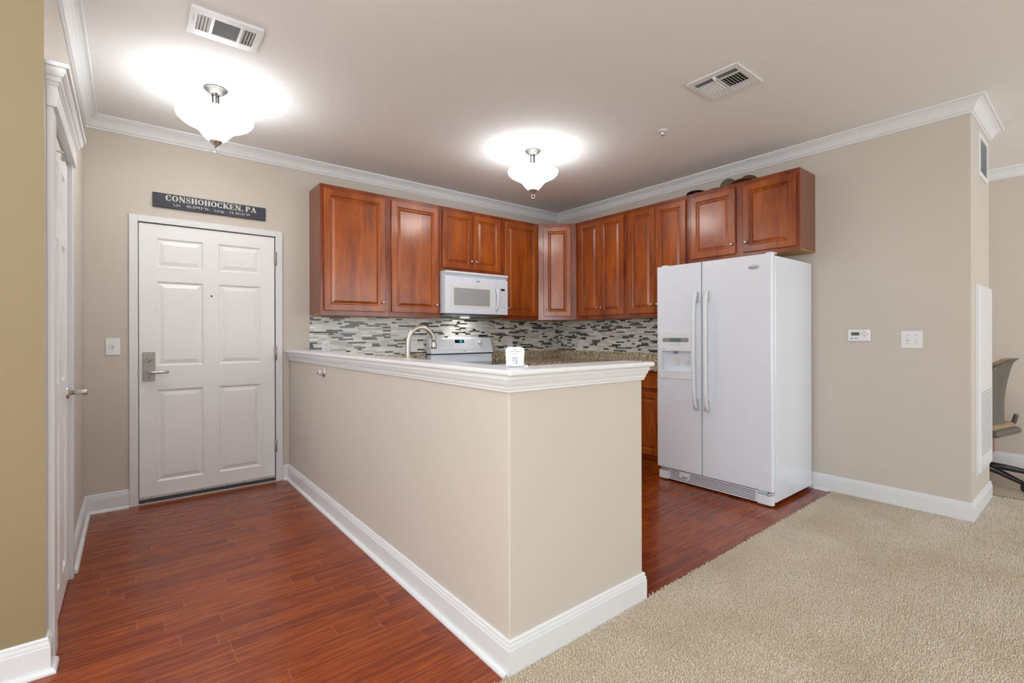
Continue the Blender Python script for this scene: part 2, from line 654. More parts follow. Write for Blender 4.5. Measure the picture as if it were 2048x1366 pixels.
# walls
DX0, DX1, DZ = 0.052, 0.982, 2.098
struct('wall_back', B((-0.6, DX0, YA, YA + .15, 0, CEIL), (DX1, XB + .1, YA, YA + .15, 0, CEIL), (DX0, DX1, YA, YA + .15, DZ, CEIL)), 'wall')
struct('wall_right', B((XB, XC, YC, YA, 0, CEIL)), 'wall')
CY0, CY1, CZ = 2.644, 3.335, 2.125
struct('wall_left', B((XL - .12, XL, YY + .003, CY0, 0, CEIL), (XL - .12, XL, CY1, YA, 0, CEIL), (XL - .12, XL, CY0, CY1, CZ, CEIL)), 'wall')
struct('wall_near', B((XW, XL, YY, YY + .003, 0, CEIL), (XW, XL - .12, YY + .003, YY + .12, 0, CEIL)), 'ywall')
struct('wall_far', B((XF, XF + .1, YW, 3.5, 0, CEIL)), 'wall')
struct('wall_office', B((XC, XF, 3.4, 3.5, 0, CEIL)), 'wall')
struct('wall_rear', B((XW, XF, YW - .1, YW, 0, CEIL)), 'wall')
struct('wall_side', B((XW - .1, XW, YW, YY, 0, CEIL)), 'wall')
# half wall round the kitchen
TH = 0.115
pts = [(XP, YA), (XP, YP), (XE, YP), (XE, YP + TH), (XP + TH, YP + TH), (XP + TH, YA)]
struct('wall_kitchen', prism(pts, 0, 1.101), 'wall', bevel=0.006, seg=3)
ox, oy = 0.034, 0.050
capb = prism([(XP - ox, YA), (XP - ox, YP - oy), (XE + .036, YP - oy), (XE + .036, YP + TH + .012), (XP + TH + .012, YP + TH + .012), (XP + TH + .012, YA)], 1.101, 1.1235)
struct('trim_1', capb, 'white', bevel=0.009, seg=3)
mprof = [(0.000, 1.037), (0.006, 1.037), (0.009, 1.041), (0.0085, 1.046), (0.012, 1.050), (0.0135, 1.060), (0.019, 1.070), (0.0235, 1.083), (0.026, 1.087), (0.026, 1.101), (0.000, 1.101)]
struct('trim_2', sweep([(XP, YA), (XP, YP), (XE, YP), (XE, YP + TH)], mprof, -1), 'white')
# crown moulding
cprof = [(0, CEIL - .092), (.009, CEIL - .092), (.011, CEIL - .086), (.009, CEIL - .078), (.017, CEIL - .076), (.020, CEIL - .070), (.026, CEIL - .055), (.036, CEIL - .038), (.050, CEIL - .024), (.060, CEIL - .019), (.060, CEIL - .013), (.076, CEIL - .012), (.078, CEIL), (0, CEIL)]
struct('trim_3', sweep([(XL, YY + .003), (XL, YA), (XB, YA), (XB, YC), (XC, YC), (XC, 3.4)], cprof, -1), 'white')
struct('trim_4', sweep([(XC, 3.4), (XF, 3.4), (XF, YW)], cprof, -1), 'white')
# baseboards
bprof = [(0, .130), (.005, .130), (.009, .126), (.010, .119), (.007, .117), (.0075, .115), (.012, .112), (.0135, .103), (.011, .100), (.015, .097), (.015, 0), (0, 0)]
shoe = [(.0148, .018), (.020, .0175), (.027, .014), (.031, .008), (.032, .0), (.0148, 0)]


def baseboard(name, path, side, shoe_path=None):
    bm = sweep(path, bprof, side)
    if shoe_path:
        sweep(shoe_path, shoe, side, bm=bm)
    return struct(name, bm, 'white')


baseboard('baseboard_back', [(XL, YA), (-.001, YA)], -1, [(XL + .03, YA), (-.001, YA)])
baseboard('baseboard_left', [(XL, 3.405), (XL, YA - .015)], -1, [(XL, 3.405), (XL, YA - .015)])
baseboard('baseboard_near', [(XW, YY), (XL, YY), (XL, 2.544)], -1, [(-1.2, YY), (XL, YY), (XL, 2.544)])
baseboard('baseboard_kitchen', [(1.036, YA), (XP, YA), (XP, YP), (XE, YP), (XE, YP + TH)], -1, [(1.036, YA), (XP, YA), (XP, YP - .005)])
baseboard('baseboard_right', [(XB, YA), (XB, YC), (XC, YC), (XC, 3.4)], -1, [(XB, 1.50), (XB, 1.395)])
baseboard('baseboard_office', [(XC + .02, 3.4), (XF, 3.4), (XF, YW)], -1)

# entry door
fr = B((0.0, DX0, YA - .016, YA + .06, 0, 2.146), (DX1, 1.035, YA - .016, YA + .06, 0, 2.146), (DX0, DX1, YA - .016, YA + .06, DZ, 2.146))
B((DX0, .072, YA + .048, YA + .06, 0, DZ), (.962, DX1, YA + .048, YA + .06, 0, DZ), (.072, .962, YA + .048, YA + .06, 2.07, DZ), bm=fr)
struct('trim_5', fr, 'white', bevel=.002)
struct('trim_6', B((DX0, DX1, YA - .012, YA + .10, 0, .009)), 'sweep')
door = thing('door_1', None, None, (.06, YA + .003, .01), kind='structure')
DW, DH = .914, 2.078
rings6 = [(.004, .005), (.012, .012), (.018, .012), (.046, .0025)]
px = [(.107, .404), (.509, .814)]
pz = [(.140, .833), (1.012, 1.650), (1.757, 1.976)]
leaf = panelled(.922, 2.0415, .044, [(a, b, c - .04, d - .04) for a, b in px for c, d in pz], rings6)
obj('door_panel', place(leaf, (.0560, YA + .003, .052), 0), 'doorw', door)
obj('door_sweep', B((.056, .978, YA - .006, YA + .02, .036, .054)), 'sweep', door, bevel=.001)
obj('door_gasket', B((.056, .978, YA - .004, YA + .03, .0095, .036)), 'rubber', door)
sc_ = bmesh.new()
for x in (.13, .29, .45, .62, .75, .90):
    lathe([(.0001, .0065), (.0035, .0065), (.0035, .002)], (x, YA - .001, .046), 10, sc_, 'y')
obj('sweep_screw', sc_, 'dark', door)
lock = obj('lock_plate', B((.079, .153, YA - .012, YA + .004, .916, 1.130)), 'steel', door, bevel=.003, label='brushed steel lock plate')
tb = lathe([(.0001, .030), (.012, .030), (.014, .012), (.016, .0)], (.116, YA - .012, 1.075), 20, None, 'y')
obj('thumb_turn', B((.088, .142, YA - .050, YA - .040, -.008, .008), bm=None), 'steel', lock, bevel=.004)
_t = bpy.data.objects[-1] if False else None
obj('thumb_turn_rose', tb, 'steel', lock, smooth=True)
obj('lever_handle', tube([(.116, YA - .012, .980), (.116, YA - .050, .980), (.122, YA - .060, .980), (.14, YA - .062, .980), (.20, YA - .060, .979), (.232, YA - .052, .979)], [.014, .0135, .013, .012, .011, .010], 14), 'chrome2', lock, smooth=True)
obj('key_hole', lathe([(.0001, .0008), (.0045, .0008), (.0045, 0)], (.116, YA - .012, .940), 12, None, 'y'), 'dark', lock)
obj('peephole', lathe([(.0001, .003), (.005, .003), (.007, .001), (.007, -.002)], (.515, YA + .003, 1.567), 16, None, 'y'), 'black', door)
for z0, z1 in ((1.850, 1.965), (1.043, 1.160), (.256, .360)):
    obj('hinge', tube([(.982, YA - .018, z0), (.982, YA - .018, z1)], .0085, 12), 'steel', door, smooth=True)
obj('strike_plate', B((.048, .059, YA - .0175, YA - .0155, .955, .995)), 'steel', door)

# closet door and its casing
cd = thing('door_2', None, None, (XL, CY0, .01), kind='structure')
leaf = panelled(.675, 2.105, .035, [(.115, .28, .13, .85), (.405, .56, .13, .85), (.115, .28, 1.03, 1.665), (.405, .56, 1.03, 1.665), (.115, .28, 1.80, 2.00), (.405, .56, 1.80, 2.00)], rings6)
obj('door_panel', place(leaf, (XL + .001, CY0 + .008, .012), R_(90)), 'doorw', cd)
for z0, z1 in ((1.885, 1.985), (1.016, 1.118), (.151, .250)):
    obj('hinge', tube([(XL + .011, CY0 + .008, z0), (XL + .011, CY0 + .008, z1)], .007, 10), 'nickel', cd, smooth=True)
obj('hinge_pin_stop', tube([(XL + .011, CY0 + .010, 2.0), (XL + .035, CY0 + .03, 2.0), (XL + .030, CY0 + .10, 1.99)], [.004, .004, .007], 8), 'nickel', cd, smooth=True)
ro = obj('knob_rose', lathe([(.031, 0), (.031, .004), (.026, .009), (.013, .011), (.0115, .02)], (XL + .001, 3.275, .965), 28, None, '+x'), 'nickel', cd, smooth=True)
obj('door_knob', lathe([(.0115, .02), (.012, .034), (.0145, .037), (.0145, .072), (.012, .078), (.0001, .079)], (XL + .001, 3.275, .965), 24, None, '+x'), 'nickel', ro, smooth=True)
cs = B((XL, XL + .019, 2.546, CY0, 0, 2.135), (XL, XL + .019, CY1, 3.402, 0, 2.135),
       (XL - .11, XL - .001, CY0 - .001, CY0 + .004, 0, CZ), (XL - .11, XL - .001, CY1 - .004, CY1 + .001, 0, CZ),
       (XL, XL + .031, 2.540, 3.408, 2.135, 2.225))
struct('trim_7', cs, 'white', bevel=.0015)
hp = [(0, 2.215), (.033, 2.215), (.036, 2.222), (.034, 2.228), (.040, 2.232), (.043, 2.242), (.041, 2.246), (.049, 2.252), (.056, 2.266), (.058, 2.280), (.066, 2.281), (.067, 2.296), (0, 2.296)]
hq = [(max(d - .031, -.03), z) for d, z in hp]
bm = sweep([(XL, 2.540), (XL + .031, 2.540), (XL + .031, 3.408), (XL, 3.408)], hq, -1)
struct('trim_8', bm, 'white')


# ================================================================== CARPET PILE
def pile(x0, x1, y0, y1, step, seed):
    rng = np.random.default_rng(seed)
    gx, gy = np.meshgrid(np.arange(x0, x1, step), np.arange(y0, y1, step))
    X = gx.ravel() + rng.uniform(-.45, .45, gx.size) * step
    Y = gy.ravel() + rng.uniform(-.45, .45, gx.size) * step
    keep = (Y < 1.372 + rng.uniform(-.006, .006, X.size))
    keep &= ~((X > XP - .016) & (X < XE + .016) & (Y > YP - .016))
    keep &= ~((X > XB - .016) & (X < XC + .016) & (Y > YC - .016))
    keep &= (X < XF - .02)
    X, Y = X[keep], Y[keep]
    n = X.size
    h = rng.uniform(.006, .013, n)
    r = rng.uniform(.46, .78, n) * step
    lx, ly = rng.normal(0, .003, n), rng.normal(0, .003, n)
    a0 = rng.uniform(0, 6.28, n)
    V = np.zeros((n, 8, 3))
    for k in range(4):
        a = a0 + k * math.pi / 2
        V[:, k] = np.stack([X + r * np.cos(a) * .6, Y + r * np.sin(a) * .6, np.full(n, .003)], 1)
        a2 = a + .5
        V[:, 4 + k] = np.stack([X + lx + r * np.cos(a2) * .5, Y + ly + r * np.sin(a2) * .5, h + rng.uniform(-.001, .001, n)], 1)
    faces = np.array([[0, 1, 5, 4], [1, 2, 6, 5], [2, 3, 7, 6], [3, 0, 4, 7], [4, 5, 6, 7]])
    Fi = (np.arange(n)[:, None, None] * 8 + faces[None]).reshape(-1)
    me = bpy.data.meshes.new('carpet_pile')
    me.vertices.add(n * 8)
    me.vertices.foreach_set('co', V.reshape(-1))
    me.loops.add(Fi.size)
    me.loops.foreach_set('vertex_index', Fi.astype(np.int32))
    me.polygons.add(n * 5)
    me.polygons.foreach_set('loop_start', np.arange(n * 5, dtype=np.int32) * 4)
    me.polygons.foreach_set('loop_total', np.full(n * 5, 4, dtype=np.int32))
    me.update(calc_edges=True)
    me.materials.append(MT['carpet'])
    o = bpy.data.objects.new('carpet_pile', me)
    COL.objects.link(o)
    tag(o, 'beige cut pile carpet of the living room and office', 'carpet', kind='stuff')


pile(.75, 6.4, -.15, 1.38, .0070, 3)

# ================================================================== TILE BACKSPLASH
def tiles(name, length, z0, z1, to_world, seed):
    rnd = random.Random(seed)
    bm = bmesh.new()
    lay = bm.loops.layers.color.new('tile')
    def c(r, g, b): return lin(r, g, b)
    kinds = [(c(246, 246, 244), 34), (c(238, 236, 231), 22), (c(224, 225, 222), 14), (c(160, 158, 152), 12), (c(134, 136, 134), 6), (c(48, 52, 52), 12), (c(66, 68, 64), 5)]
    pop = [k for k, n in kinds for _ in range(n)]
    def quad(x0, x1, a, b, d, col):
        lo = [bm.verts.new(to_world(x, d, z)) for x, z in ((x0, a), (x1, a), (x1, b), (x0, b))]
        f = bm.faces.new(lo)
        for l in f.loops: l[lay] = col
        return lo
    g = quad(0, length, z0, z1, .004, c(244, 242, 236))
    row = .0162
    z = z0
    while z < z1 - .002:
        x = -rnd.uniform(0, .12)
        while x < length:
            col = rnd.choice(pop)
            dark = col[0] < .09
            L = rnd.choice((.042, .042, .085)) if dark else rnd.choice((.07, .085, .11, .14))
            a, b = max(x, 0), min(x + L, length)
            if b - a > .004:
                f = rnd.uniform(.94, 1.05)
                cc = (col[0] * f, col[1] * f, col[2] * f, 1)
                zt = min(z + row - .0016, z1)
                quad(a, b - .0016, z, zt, .0065, cc)
            x += L
        z += row
    me_name = name
    o = struct(me_name, bm, 'tile')
    return o


TZ0, TZ1 = 1.045, 1.424
tiles('trim_9', 3.084, TZ0, TZ1 + .47, lambda x, d, z: (1.262 + x, YA - d, z), 5) if False else None
tA = tiles('trim_9', XB - 1.262, TZ0, TZ1, lambda x, d, z: (1.262 + x, YA - d, z), 5)
tB = tiles('trim_10', YA - .007 - 2.44, TZ0, TZ1, lambda x, d, z: (XB - d, YA - .007 - x, z), 9)

# ================================================================== CABINETS
CRINGS = [(.002, .005), (.007, .008), (.010, .0125), (.016, .0125), (.036, .002)]


def cab_door(parent, loc, ang, w, h, knob=None, name='door'):
    fw = .052
    lf = panelled(w, h, .019, [(fw, w - fw, fw, h - fw)], CRINGS, edge=.004)
    d = obj(name, place(lf, loc, ang), 'cherry', parent)
    if knob:
        kb = lathe([(.0001, .026), (.007, .0255), (.0125, .022), (.014, .017), (.011, .012), (.0055, .009), (.005, 0)], (0, 0, 0), 20, None, 'y')
        kb.transform(Matrix.Translation(Vector(loc)) @ Matrix.Rotation(ang, 4, 'Z') @ Matrix.Translation((knob[0], 0, knob[1])))
        obj('knob', kb, 'nickel', d, smooth=True)
    return d


CZ0, CZ1, CD = 1.424, 2.543, .307
YFr, XFr = YA - CD, XB - CD
GA = 'cherry wall cabinets'


def body(parent, x0, x1, y0, y1, z0, z1, face):
    """carcass with a face frame on one side"""
    if face == 'A':
        obj('carcass', B((x0, x1, y0 + .019, y1, z0 + .012, z1)), 'cherryd', parent)
        obj('face_frame', B((x0, x1, y0, y0 + .019, z0, z1)), 'cherryf', parent, bevel=.001)
        obj('underside', B((x0 + .002, x1 - .002, y0 + .019, y1, z0 + .004, z0 + .012)), 'raw', parent, label='pale unstained underside board')
    else:
        obj('carcass', B((x0 + .019, x1, y0, y1, z0 + .012, z1)), 'cherryd', parent)
        obj('face_frame', B((x0, x0 + .019, y0, y1, z0, z1)), 'cherryf', parent, bevel=.001)
        obj('underside', B((x0 + .019, x1, y0 + .002, y1 - .002, z0 + .004, z0 + .012)), 'raw', parent, label='pale unstained underside board')


def cabA(x0, x1, z0, doors, label):
    t = thing('wall_cabinet', label, 'cabinet', ((x0 + x1) / 2, (YFr + YA) / 2, z0), 0, GA)
    body(t, x0 + .0008, x1 - .0008, YFr, YA - .001, z0, CZ1, 'A')
    for (a, b, z, k) in doors:
        w = b - a
        kx = None if k is None else ((w - .028) if k == 'r' else .028)
        cab_door(t, (a, YFr - .020, z), 0, w, 2.504 - z, (kx, .083))
    return t


def cabB(y0, y1, z0, doors, label):
    t = thing('wall_cabinet', label, 'cabinet', ((XFr + XB) / 2, (y0 + y1) / 2, z0), 0, GA)
    body(t, XFr, XB - .001, y0 + .0008, y1 - .0008, z0, CZ1, 'B')
    for (a, b, z, k) in doors:      # a > b : a is the far (left seen) edge
        w = a - b
        kx = (w - .028) if k == 'r' else .028
        cab_door(t, (XFr - .020, a, z), R_(-90), w, 2.504 - z, (kx, .083))
    return t


ZD = 1.465
cabA(1.262, 1.878, CZ0, [(1.292, 1.842, ZD, 'r')], 'widest single-door cherry wall cabinet, at the left end by the entry door wall')
cabA(1.878, 2.421, CZ0, [(1.902, 2.397, ZD, 'r')], 'single-door cherry wall cabinet directly left of the microwave')
cabA(2.421, 3.224, 1.893, [(2.446, 2.811, 1.932, 'r'), (2.816, 3.170, 1.932, 'l')], 'short two-door cherry wall cabinet above the microwave')
cabA(3.224, 3.735, CZ0, [(3.235, 3.705, ZD, 'l')], 'single-door cherry wall cabinet between the microwave and the corner cabinet')
# diagonal corner cabinet
t = thing('wall_cabinet', 'diagonal corner cherry wall cabinet with one narrow door', 'cabinet', (4.1, 4.2, CZ0), 0, GA)
a, b = Vector((3.7365, YFr)), Vector((XFr, 3.859))
pts = [(a.x, a.y + .02), (b.x + .02, b.y), (XB - .001, 3.859), (XB - .001, YA - .001), (3.7365, YA - .001)]
obj('carcass', prism(pts, CZ0 + .012, CZ1), 'cherryd', t)
obj('underside', prism(pts, CZ0 + .004, CZ0 + .012), 'raw', t, label='pale unstained underside board')
dv = (b - a)
L = dv.length
ang = math.atan2(dv.y, dv.x)
obj('face_frame', place(B((0, L, 0, .019, 0, CZ1 - CZ0)), (a.x, a.y, CZ0), ang), 'cherryf', t, bevel=.001)
nrm = Vector((math.sin(ang), -math.cos(ang)))
o0 = a + dv.normalized() * .062 + nrm * .020
cab_door(t, (o0.x, o0.y, ZD), ang, L - .124, 2.504 - ZD, (.026, .083))
cabB(3.155, 3.857, CZ0, [(3.812, 3.496, ZD, 'r'), (3.492, 3.172, ZD, 'l')], 'two-door cherry wall cabinet next to the corner cabinet on the fridge wall')
cabB(2.438, 3.155, CZ0, [(3.112, 2.790, ZD, 'r'), (2.785, 2.456, ZD, 'l')], 'two-door cherry wall cabinet partly hidden behind the refrigerator top')
cabB(1.492, 2.438, 1.905, [(2.404, 1.991, 1.938, 'r'), (1.927, 1.517, 1.938, 'l')], 'wide short two-door cherry wall cabinet above the white refrigerator')

# base cabinets
BZ = .918
t = thing('base_cabinet', 'dark cherry base cabinet with drawer seen between half wall and refrigerator', 'cabinet', (4.05, 3.4, 0))
obj('carcass', B((3.765, XB - .017, 2.500, YA - .017, .11, BZ)), 'cherryd', t)
obj('face_frame', B((3.745, 3.765, 2.500, 3.86, .11, BZ)), 'cherryf', t, bevel=.001)
obj('toe_kick', B((3.805, 3.82, 2.500, 3.86, 0, .11)), 'cherry', t)
for (a, b) in ((2.985, 2.520), (3.460, 2.995), (3.85, 3.470)):
    lf = panelled(a - b, .145, .019, [(.02, a - b - .02, .02, .125)], [(.003, .002), (.010, .003)], edge=.004)
    obj('drawer', place(lf, (3.725, a, .755), R_(-90)), 'cherry', t)
    cab_door(t, (3.725, a, .145), R_(-90), a - b, .575, (.028, .50))
t = thing('base_cabinet', 'cherry sink base cabinet behind the half wall', 'cabinet', (1.5, 3.0, 0))
obj('carcass', B((XP + TH + .018, 1.80, 1.60, YA - .017, .0, .70), (1.80, 2.415, 3.86, YA - .017, 0, .70)), 'cherryd', t)
obj('face_frame', B((1.80, 1.82, 1.60, 3.84, .10, BZ), (XP + TH + .018, 1.80, 1.60, 1.62, .7, BZ), (1.82, 2.415, 3.84, 3.86, .10, BZ)), 'cherry', t)

# counters
ct = thing('countertop', 'speckled granite worktop along the fridge wall and into the corner', 'countertop', (4.0, 3.5, BZ))
obj('slab', prism([(3.70, 2.490), (XB - .002, 2.490), (XB - .002, YA - .002), (3.222, YA - .002), (3.222, 3.83), (3.70, 3.83)], BZ + .001, .953), 'granite', ct, bevel=.004)
obj('upstand', B((XB - .022, XB - .002, 2.490, YA - .002, .9535, 1.056), (3.222, XB - .0225, YA - .022, YA - .002, .9535, 1.056)), 'granite', ct, bevel=.002)
ct2 = thing('countertop', 'speckled granite worktop behind the half wall with the faucet', 'countertop', (1.5, 3.0, BZ))
obj('slab', prism([(XP + TH + .001, 1.58), (1.85, 1.58), (1.85, 3.83), (2.415, 3.83), (2.415, YA - .002), (XP + TH + .001, YA - .002)], BZ + .001, .953), 'granite', ct2, bevel=.004)
obj('upstand', B((XP + TH + .001, 2.415, YA - .022, YA - .002, .9535, 1.056)), 'granite', ct2, bevel=.002)
sk = obj('sink_rim', B((1.36, 1.375, 2.35, 3.15, .9535, .958), (1.765, 1.78, 2.35, 3.15, .9535, .958), (1.375, 1.765, 2.35, 2.365, .9535, .958), (1.375, 1.765, 3.135, 3.15, .9535, .958)), 'steel', ct2)

# faucet
fx, fy = 1.30, 2.62
f = thing('faucet', 'brushed nickel gooseneck kitchen faucet rising behind the half wall', 'faucet', (fx, fy, .9535))
obj('base', lathe([(.028, 0), (.028, .008), (.022, .014), (.018, .05), (.016, .06)], (fx, fy, .9535), 28), 'nickel', f, smooth=True)
pp = [(fx, fy, 1.0), (fx, fy, 1.10), (fx, fy, 1.19)]
rad = .088
for k in range(1, 15):
    a = math.pi - math.pi * k / 14
    pp.append((fx + rad + rad * math.cos(a), fy, 1.205 + rad * 1.06 * math.sin(a)))
obj('spout', tube(pp, .0135, 16), 'nickel', f, smooth=True)
obj('spray_head', lathe([(.0145, 0), (.0165, -.004), (.0165, -.020), (.018, -.024), (.018, -.042), (.0001, -.043)], (fx + 2 * rad, fy, 1.208), 20), 'nickel', f, smooth=True)
obj('lever', tube([(fx, fy + .02, 1.0), (fx, fy + .05, 1.015), (fx - .01, fy + .10, 1.05)], [.008, .007, .005], 10), 'nickel', f, smooth=True)

# ================================================================== RANGE
st = thing('range', 'white electric range with black glass cooktop below the microwave', 'range', (2.82, 4.1, 0))
SX0, SX1 = 2.420, 3.218
obj('body', B((SX0, SX1, 3.86, YA - .012, .02, .935)), 'appl', st, bevel=.004)
obj('cooktop_frame', B((SX0 - .003, SX1 + .003, 3.80, YA - .012, .935, .958)), 'appl', st, bevel=.006, seg=3)
ck = obj('cooktop_glass', B((SX0 + .03, SX1 - .03, 3.84, 4.33, .9575, .9605)), 'glass', st)
for (x, y, r) in ((2.62, 3.95, .10), (3.02, 3.95, .08), (2.62, 4.20, .075), (3.02, 4.20, .10)):
    bb = bmesh.new()
    for rr in (r, r * .62):
        lathe([(rr - .002, .961), (rr - .002, .9613), (rr, .9613), (rr, .961)], (x, y, 0), 40, bb)
    obj('burner_ring', bb, 'grayp', ck)
obj('oven_door', B((SX0 + .004, SX1 - .004, 3.825, 3.86, .22, .90)), 'appl', st, bevel=.004)
# backguard
obj('riser', B((SX0 + .012, SX1 - .008, 4.375, YA - .012, .958, 1.046)), 'appl', st, bevel=.004)
obj('riser_gap', B((SX0 + .006, SX1 - .004, 4.372, YA - .012, 1.046, 1.056)), 'black', st)
gp = prism([(4.350, 1.056), (YA - .012, 1.056), (YA - .012, 1.225), (4.415, 1.225), (4.395, 1.215), (4.358, 1.075)], SX0 + .004, SX1 - .002, 'x')
bg = obj('control_panel', gp, 'appl', st, bevel=.010, seg=3)
# slightly arched top trim, panel face items sit on the sloped face
n_ = Vector((0, -(1.215 - 1.075), -(4.358 - 4.395))).normalized()
def on_guard(x, z, lift=0.001):
    k = (z - 1.075) / (1.215 - 1.075)
    y = 4.358 + k * (4.395 - 4.358)
    return Vector((x, y, z)) + Vector((0, -.97, .25)) * lift
def guard_quad(x0, x1, z0, z1, lift, th=.001, bm=None):
    bm = bm or bmesh.new()
    P = [on_guard(x, z, l) for l in (lift, lift - th - .002) for x, z in ((x0, z0), (x1, z0), (x1, z1), (x0, z1))]
    vs = [bm.verts.new(p) for p in P]
    for q in ((0, 1, 2, 3), (4, 7, 6, 5), (0, 4, 5, 1), (1, 5, 6, 2), (2, 6, 7, 3), (3, 7, 4, 0)):
        bm.faces.new([vs[i] for i in q])
    return bm
obj('face_trim', guard_quad(SX0 + .055, SX1 - .045, 1.098, 1.208, .0012), 'appl2', bg)
dsp = obj('display', guard_quad(2.725, 2.842, 1.166, 1.200, .0024), 'blackd', bg)
obj('digits', guard_quad(2.785, 2.818, 1.174, 1.193, .0034), 'blue', dsp)
bb = bmesh.new()
for i, x in enumerate((2.655, 2.685)):
    for j in range(5):
        obj('button', guard_quad(x, x + .014, 1.122 + j * .016, 1.125 + j * .016, .002), 'lgray', bg)
for x in (2.875, 2.905, 2.935, 2.96):
    for j in range(3):
        obj('button', guard_quad(x, x + .012, 1.150 + j * .018, 1.153 + j * .018, .002), 'lgray', bg)
kb = lathe([(.0001, .030), (.016, .030), (.021, .026), (.024, 0)], (0, 0, 0), 28, None, 'y')
kb.transform(Matrix.Translation(on_guard(3.040, 1.168, 0)) @ Matrix.Rotation(R_(-14), 4, 'X'))
obj('knob', kb, 'appl', bg, smooth=True)
bd = lathe([(.0001, .003), (.020, .0028), (.022, 0)], (0, 0, 0), 24, None, 'y')
bd.transform(Matrix.Translation(on_guard(2.835, 1.086, 0)) @ Matrix.Rotation(R_(-14), 4, 'X') @ Matrix.Diagonal((1, 1, .35, 1)))
obj('badge', bd, 'badge', bg, smooth=True)

# ================================================================== MICROWAVE
mw = thing('microwave', 'white over-the-range microwave hanging under the short cabinet', 'microwave', (2.82, 4.28, 1.455))
MX0, MX1, MY = 2.424, 3.216, 4.098
obj('body', B((MX0, MX1, MY + .012, YA - .010, 1.468, 1.8915)), 'appl', mw, bevel=.004)
obj('underside', prism([(MY + .03, 1.458), (YA - .02, 1.436), (YA - .02, 1.468), (MY + .012, 1.468)], MX0 + .012, MX1 - .012, 'x'), 'under', mw, label='dark steel underside with light')
obj('vent_hood', prism([(MY - .022, 1.874), (MY + .014, 1.842), (MY + .014, 1.8915), (MY - .020, 1.8915)], MX0 + .004, MX1 - .002, 'x'), 'appl', mw, bevel=.003)
md = obj('door', B((MX0 + .004, 3.082, MY - .012, MY + .012, 1.466, 1.838)), 'appl', mw, bevel=.008, seg=3)
ff = B((2.486, 3.030, MY - .0138, MY - .011, 1.530, 1.760))
obj('window_surround', ff, 'beige', md, bevel=.001)
obj('window', B((2.531, 2.972, MY - .0155, MY - .013, 1.552, 1.726)), 'mwin', md)
hz = []
for k in range(13):
    u_ = k / 12
    hz.append((3.052 + .006 * math.sin(math.pi * u_), MY - .012 - .038 * math.sin(math.pi * u_) ** .6, 1.510 + .245 * u_))
obj('handle', tube(hz, [.010] + [.0115] * 11 + [.010], 12), 'appl', md, smooth=True)
bd = lathe([(.0001, .003), (.026, .0025), (.028, 0)], (0, 0, 0), 28, None, 'y')
bd.transform(Matrix.Translation((2.822, MY - .012, 1.808)) @ Matrix.Diagonal((1, 1, .42, 1)))
bdo = obj('badge', bd, 'badge', md, smooth=True)
obj('lettering', on_a(text_bm('Whirlpool', .011, .0004), 2.822, MY - .0152, 1.8045), 'ink', bdo)
cp = obj('control_panel', B((3.086, MX1 - .001, MY - .012, MY + .012, 1.466, 1.838)), 'appl', mw, bevel=.006, seg=3)
dd = obj('display', B((3.118, 3.172, MY - .0135, MY - .011, 1.724, 1.746)), 'blackd', cp)
obj('digits', on_a(text_bm('12:00', .014, .0003), 3.145, MY - .0139, 1.7305), 'lgray', dd) if False else None
bb = bmesh.new()
for j in range(9):
    z = 1.702 - j * .0215
    for i in range(3):
        x = 3.112 + i * .028
        obj('button', B((x, x + .011, MY - .0128, MY - .0115, z, z + .007)), 'lgray', cp)

d = bpy.data.lights.new('cooktop_lamp', 'AREA')
d.shape = 'RECTANGLE'; d.size = .22; d.size_y = .06; d.energy = 0.5; d.color = (1, .99, .97)
l = bpy.data.objects.new('cooktop_lamp_light', d)
COL.objects.link(l)
l.parent = mw
l.location = (0, .07, -.025)
obj('cooktop_lamp_lens', B((2.78, 2.88, 4.33, 4.37, 1.434, 1.441)), 'lens', mw)

# ================================================================== REFRIGERATOR
FY0, FY1, FZ = 1.510, 2.467, 1.822
FX = 3.600
fr_ = thing('refrigerator', 'white side-by-side refrigerator with ice and water dispenser', 'refrigerator', (3.97, 1.99, 0))
obj('cabinet', B((3.652, XB - .035, FY0, FY1, .028, 1.822)), 'appl', fr_, bevel=.004)
obj('gasket', B((3.640, 3.652, FY0 + .006, FY1 - .006, .10, 1.81)), 'lgray', fr_)
DS0, DS1, DSZ0, DSZ1 = 2.133, 2.446, .880, 1.271          # dispenser frame
RY0, RY1, RZ0, RZ1 = 2.140, 2.420, .935, 1.112             # recess
def fdoor(y0, y1, hole=None):
    bm = bmesh.new()
    r = .014
    # rounded vertical edges in plan: extrude profile along z
    z0, z1 = .112, 1.836
    if hole is None:
        prof = []
        for (cx_, cy_, a0) in ((FX + r, y0 + r, 180), (FX + r, y1 - r, 90)):
            arc = [(cx_ + r * math.cos(R_(a0 + s * 15)), cy_ + r * math.sin(R_(a0 + s * 15))) for s in range(7)]
            prof += arc if a0 == 180 else arc
        p1 = [(FX + r - r * math.cos(R_(s * 15)), y0 + r - r * math.sin(R_(s * 15))) for s in range(6, -1, -1)]
        p2 = [(FX + r - r * math.cos(R_(s * 15)), y1 - r + r * math.sin(R_(s * 15))) for s in range(0, 7)]
        prism([(3.640, y0)] + p1 + p2 + [(3.640, y1)], z0, z1, 'z', bm)
    else:
        a, b, c, d = hole
        B((FX, 3.640, y0, a, z0, z1), (FX, 3.640, b, y1, z0, z1), (FX, 3.640, a, b, z0, c), (FX, 3.640, a, b, d, z1), (3.634, 3.640, a, b, c, d), bm=bm)
    return bm
rd = obj('door', fdoor(FY0, 2.0545), 'appl', fr_, bevel=.003, label='wide right refrigerator door')
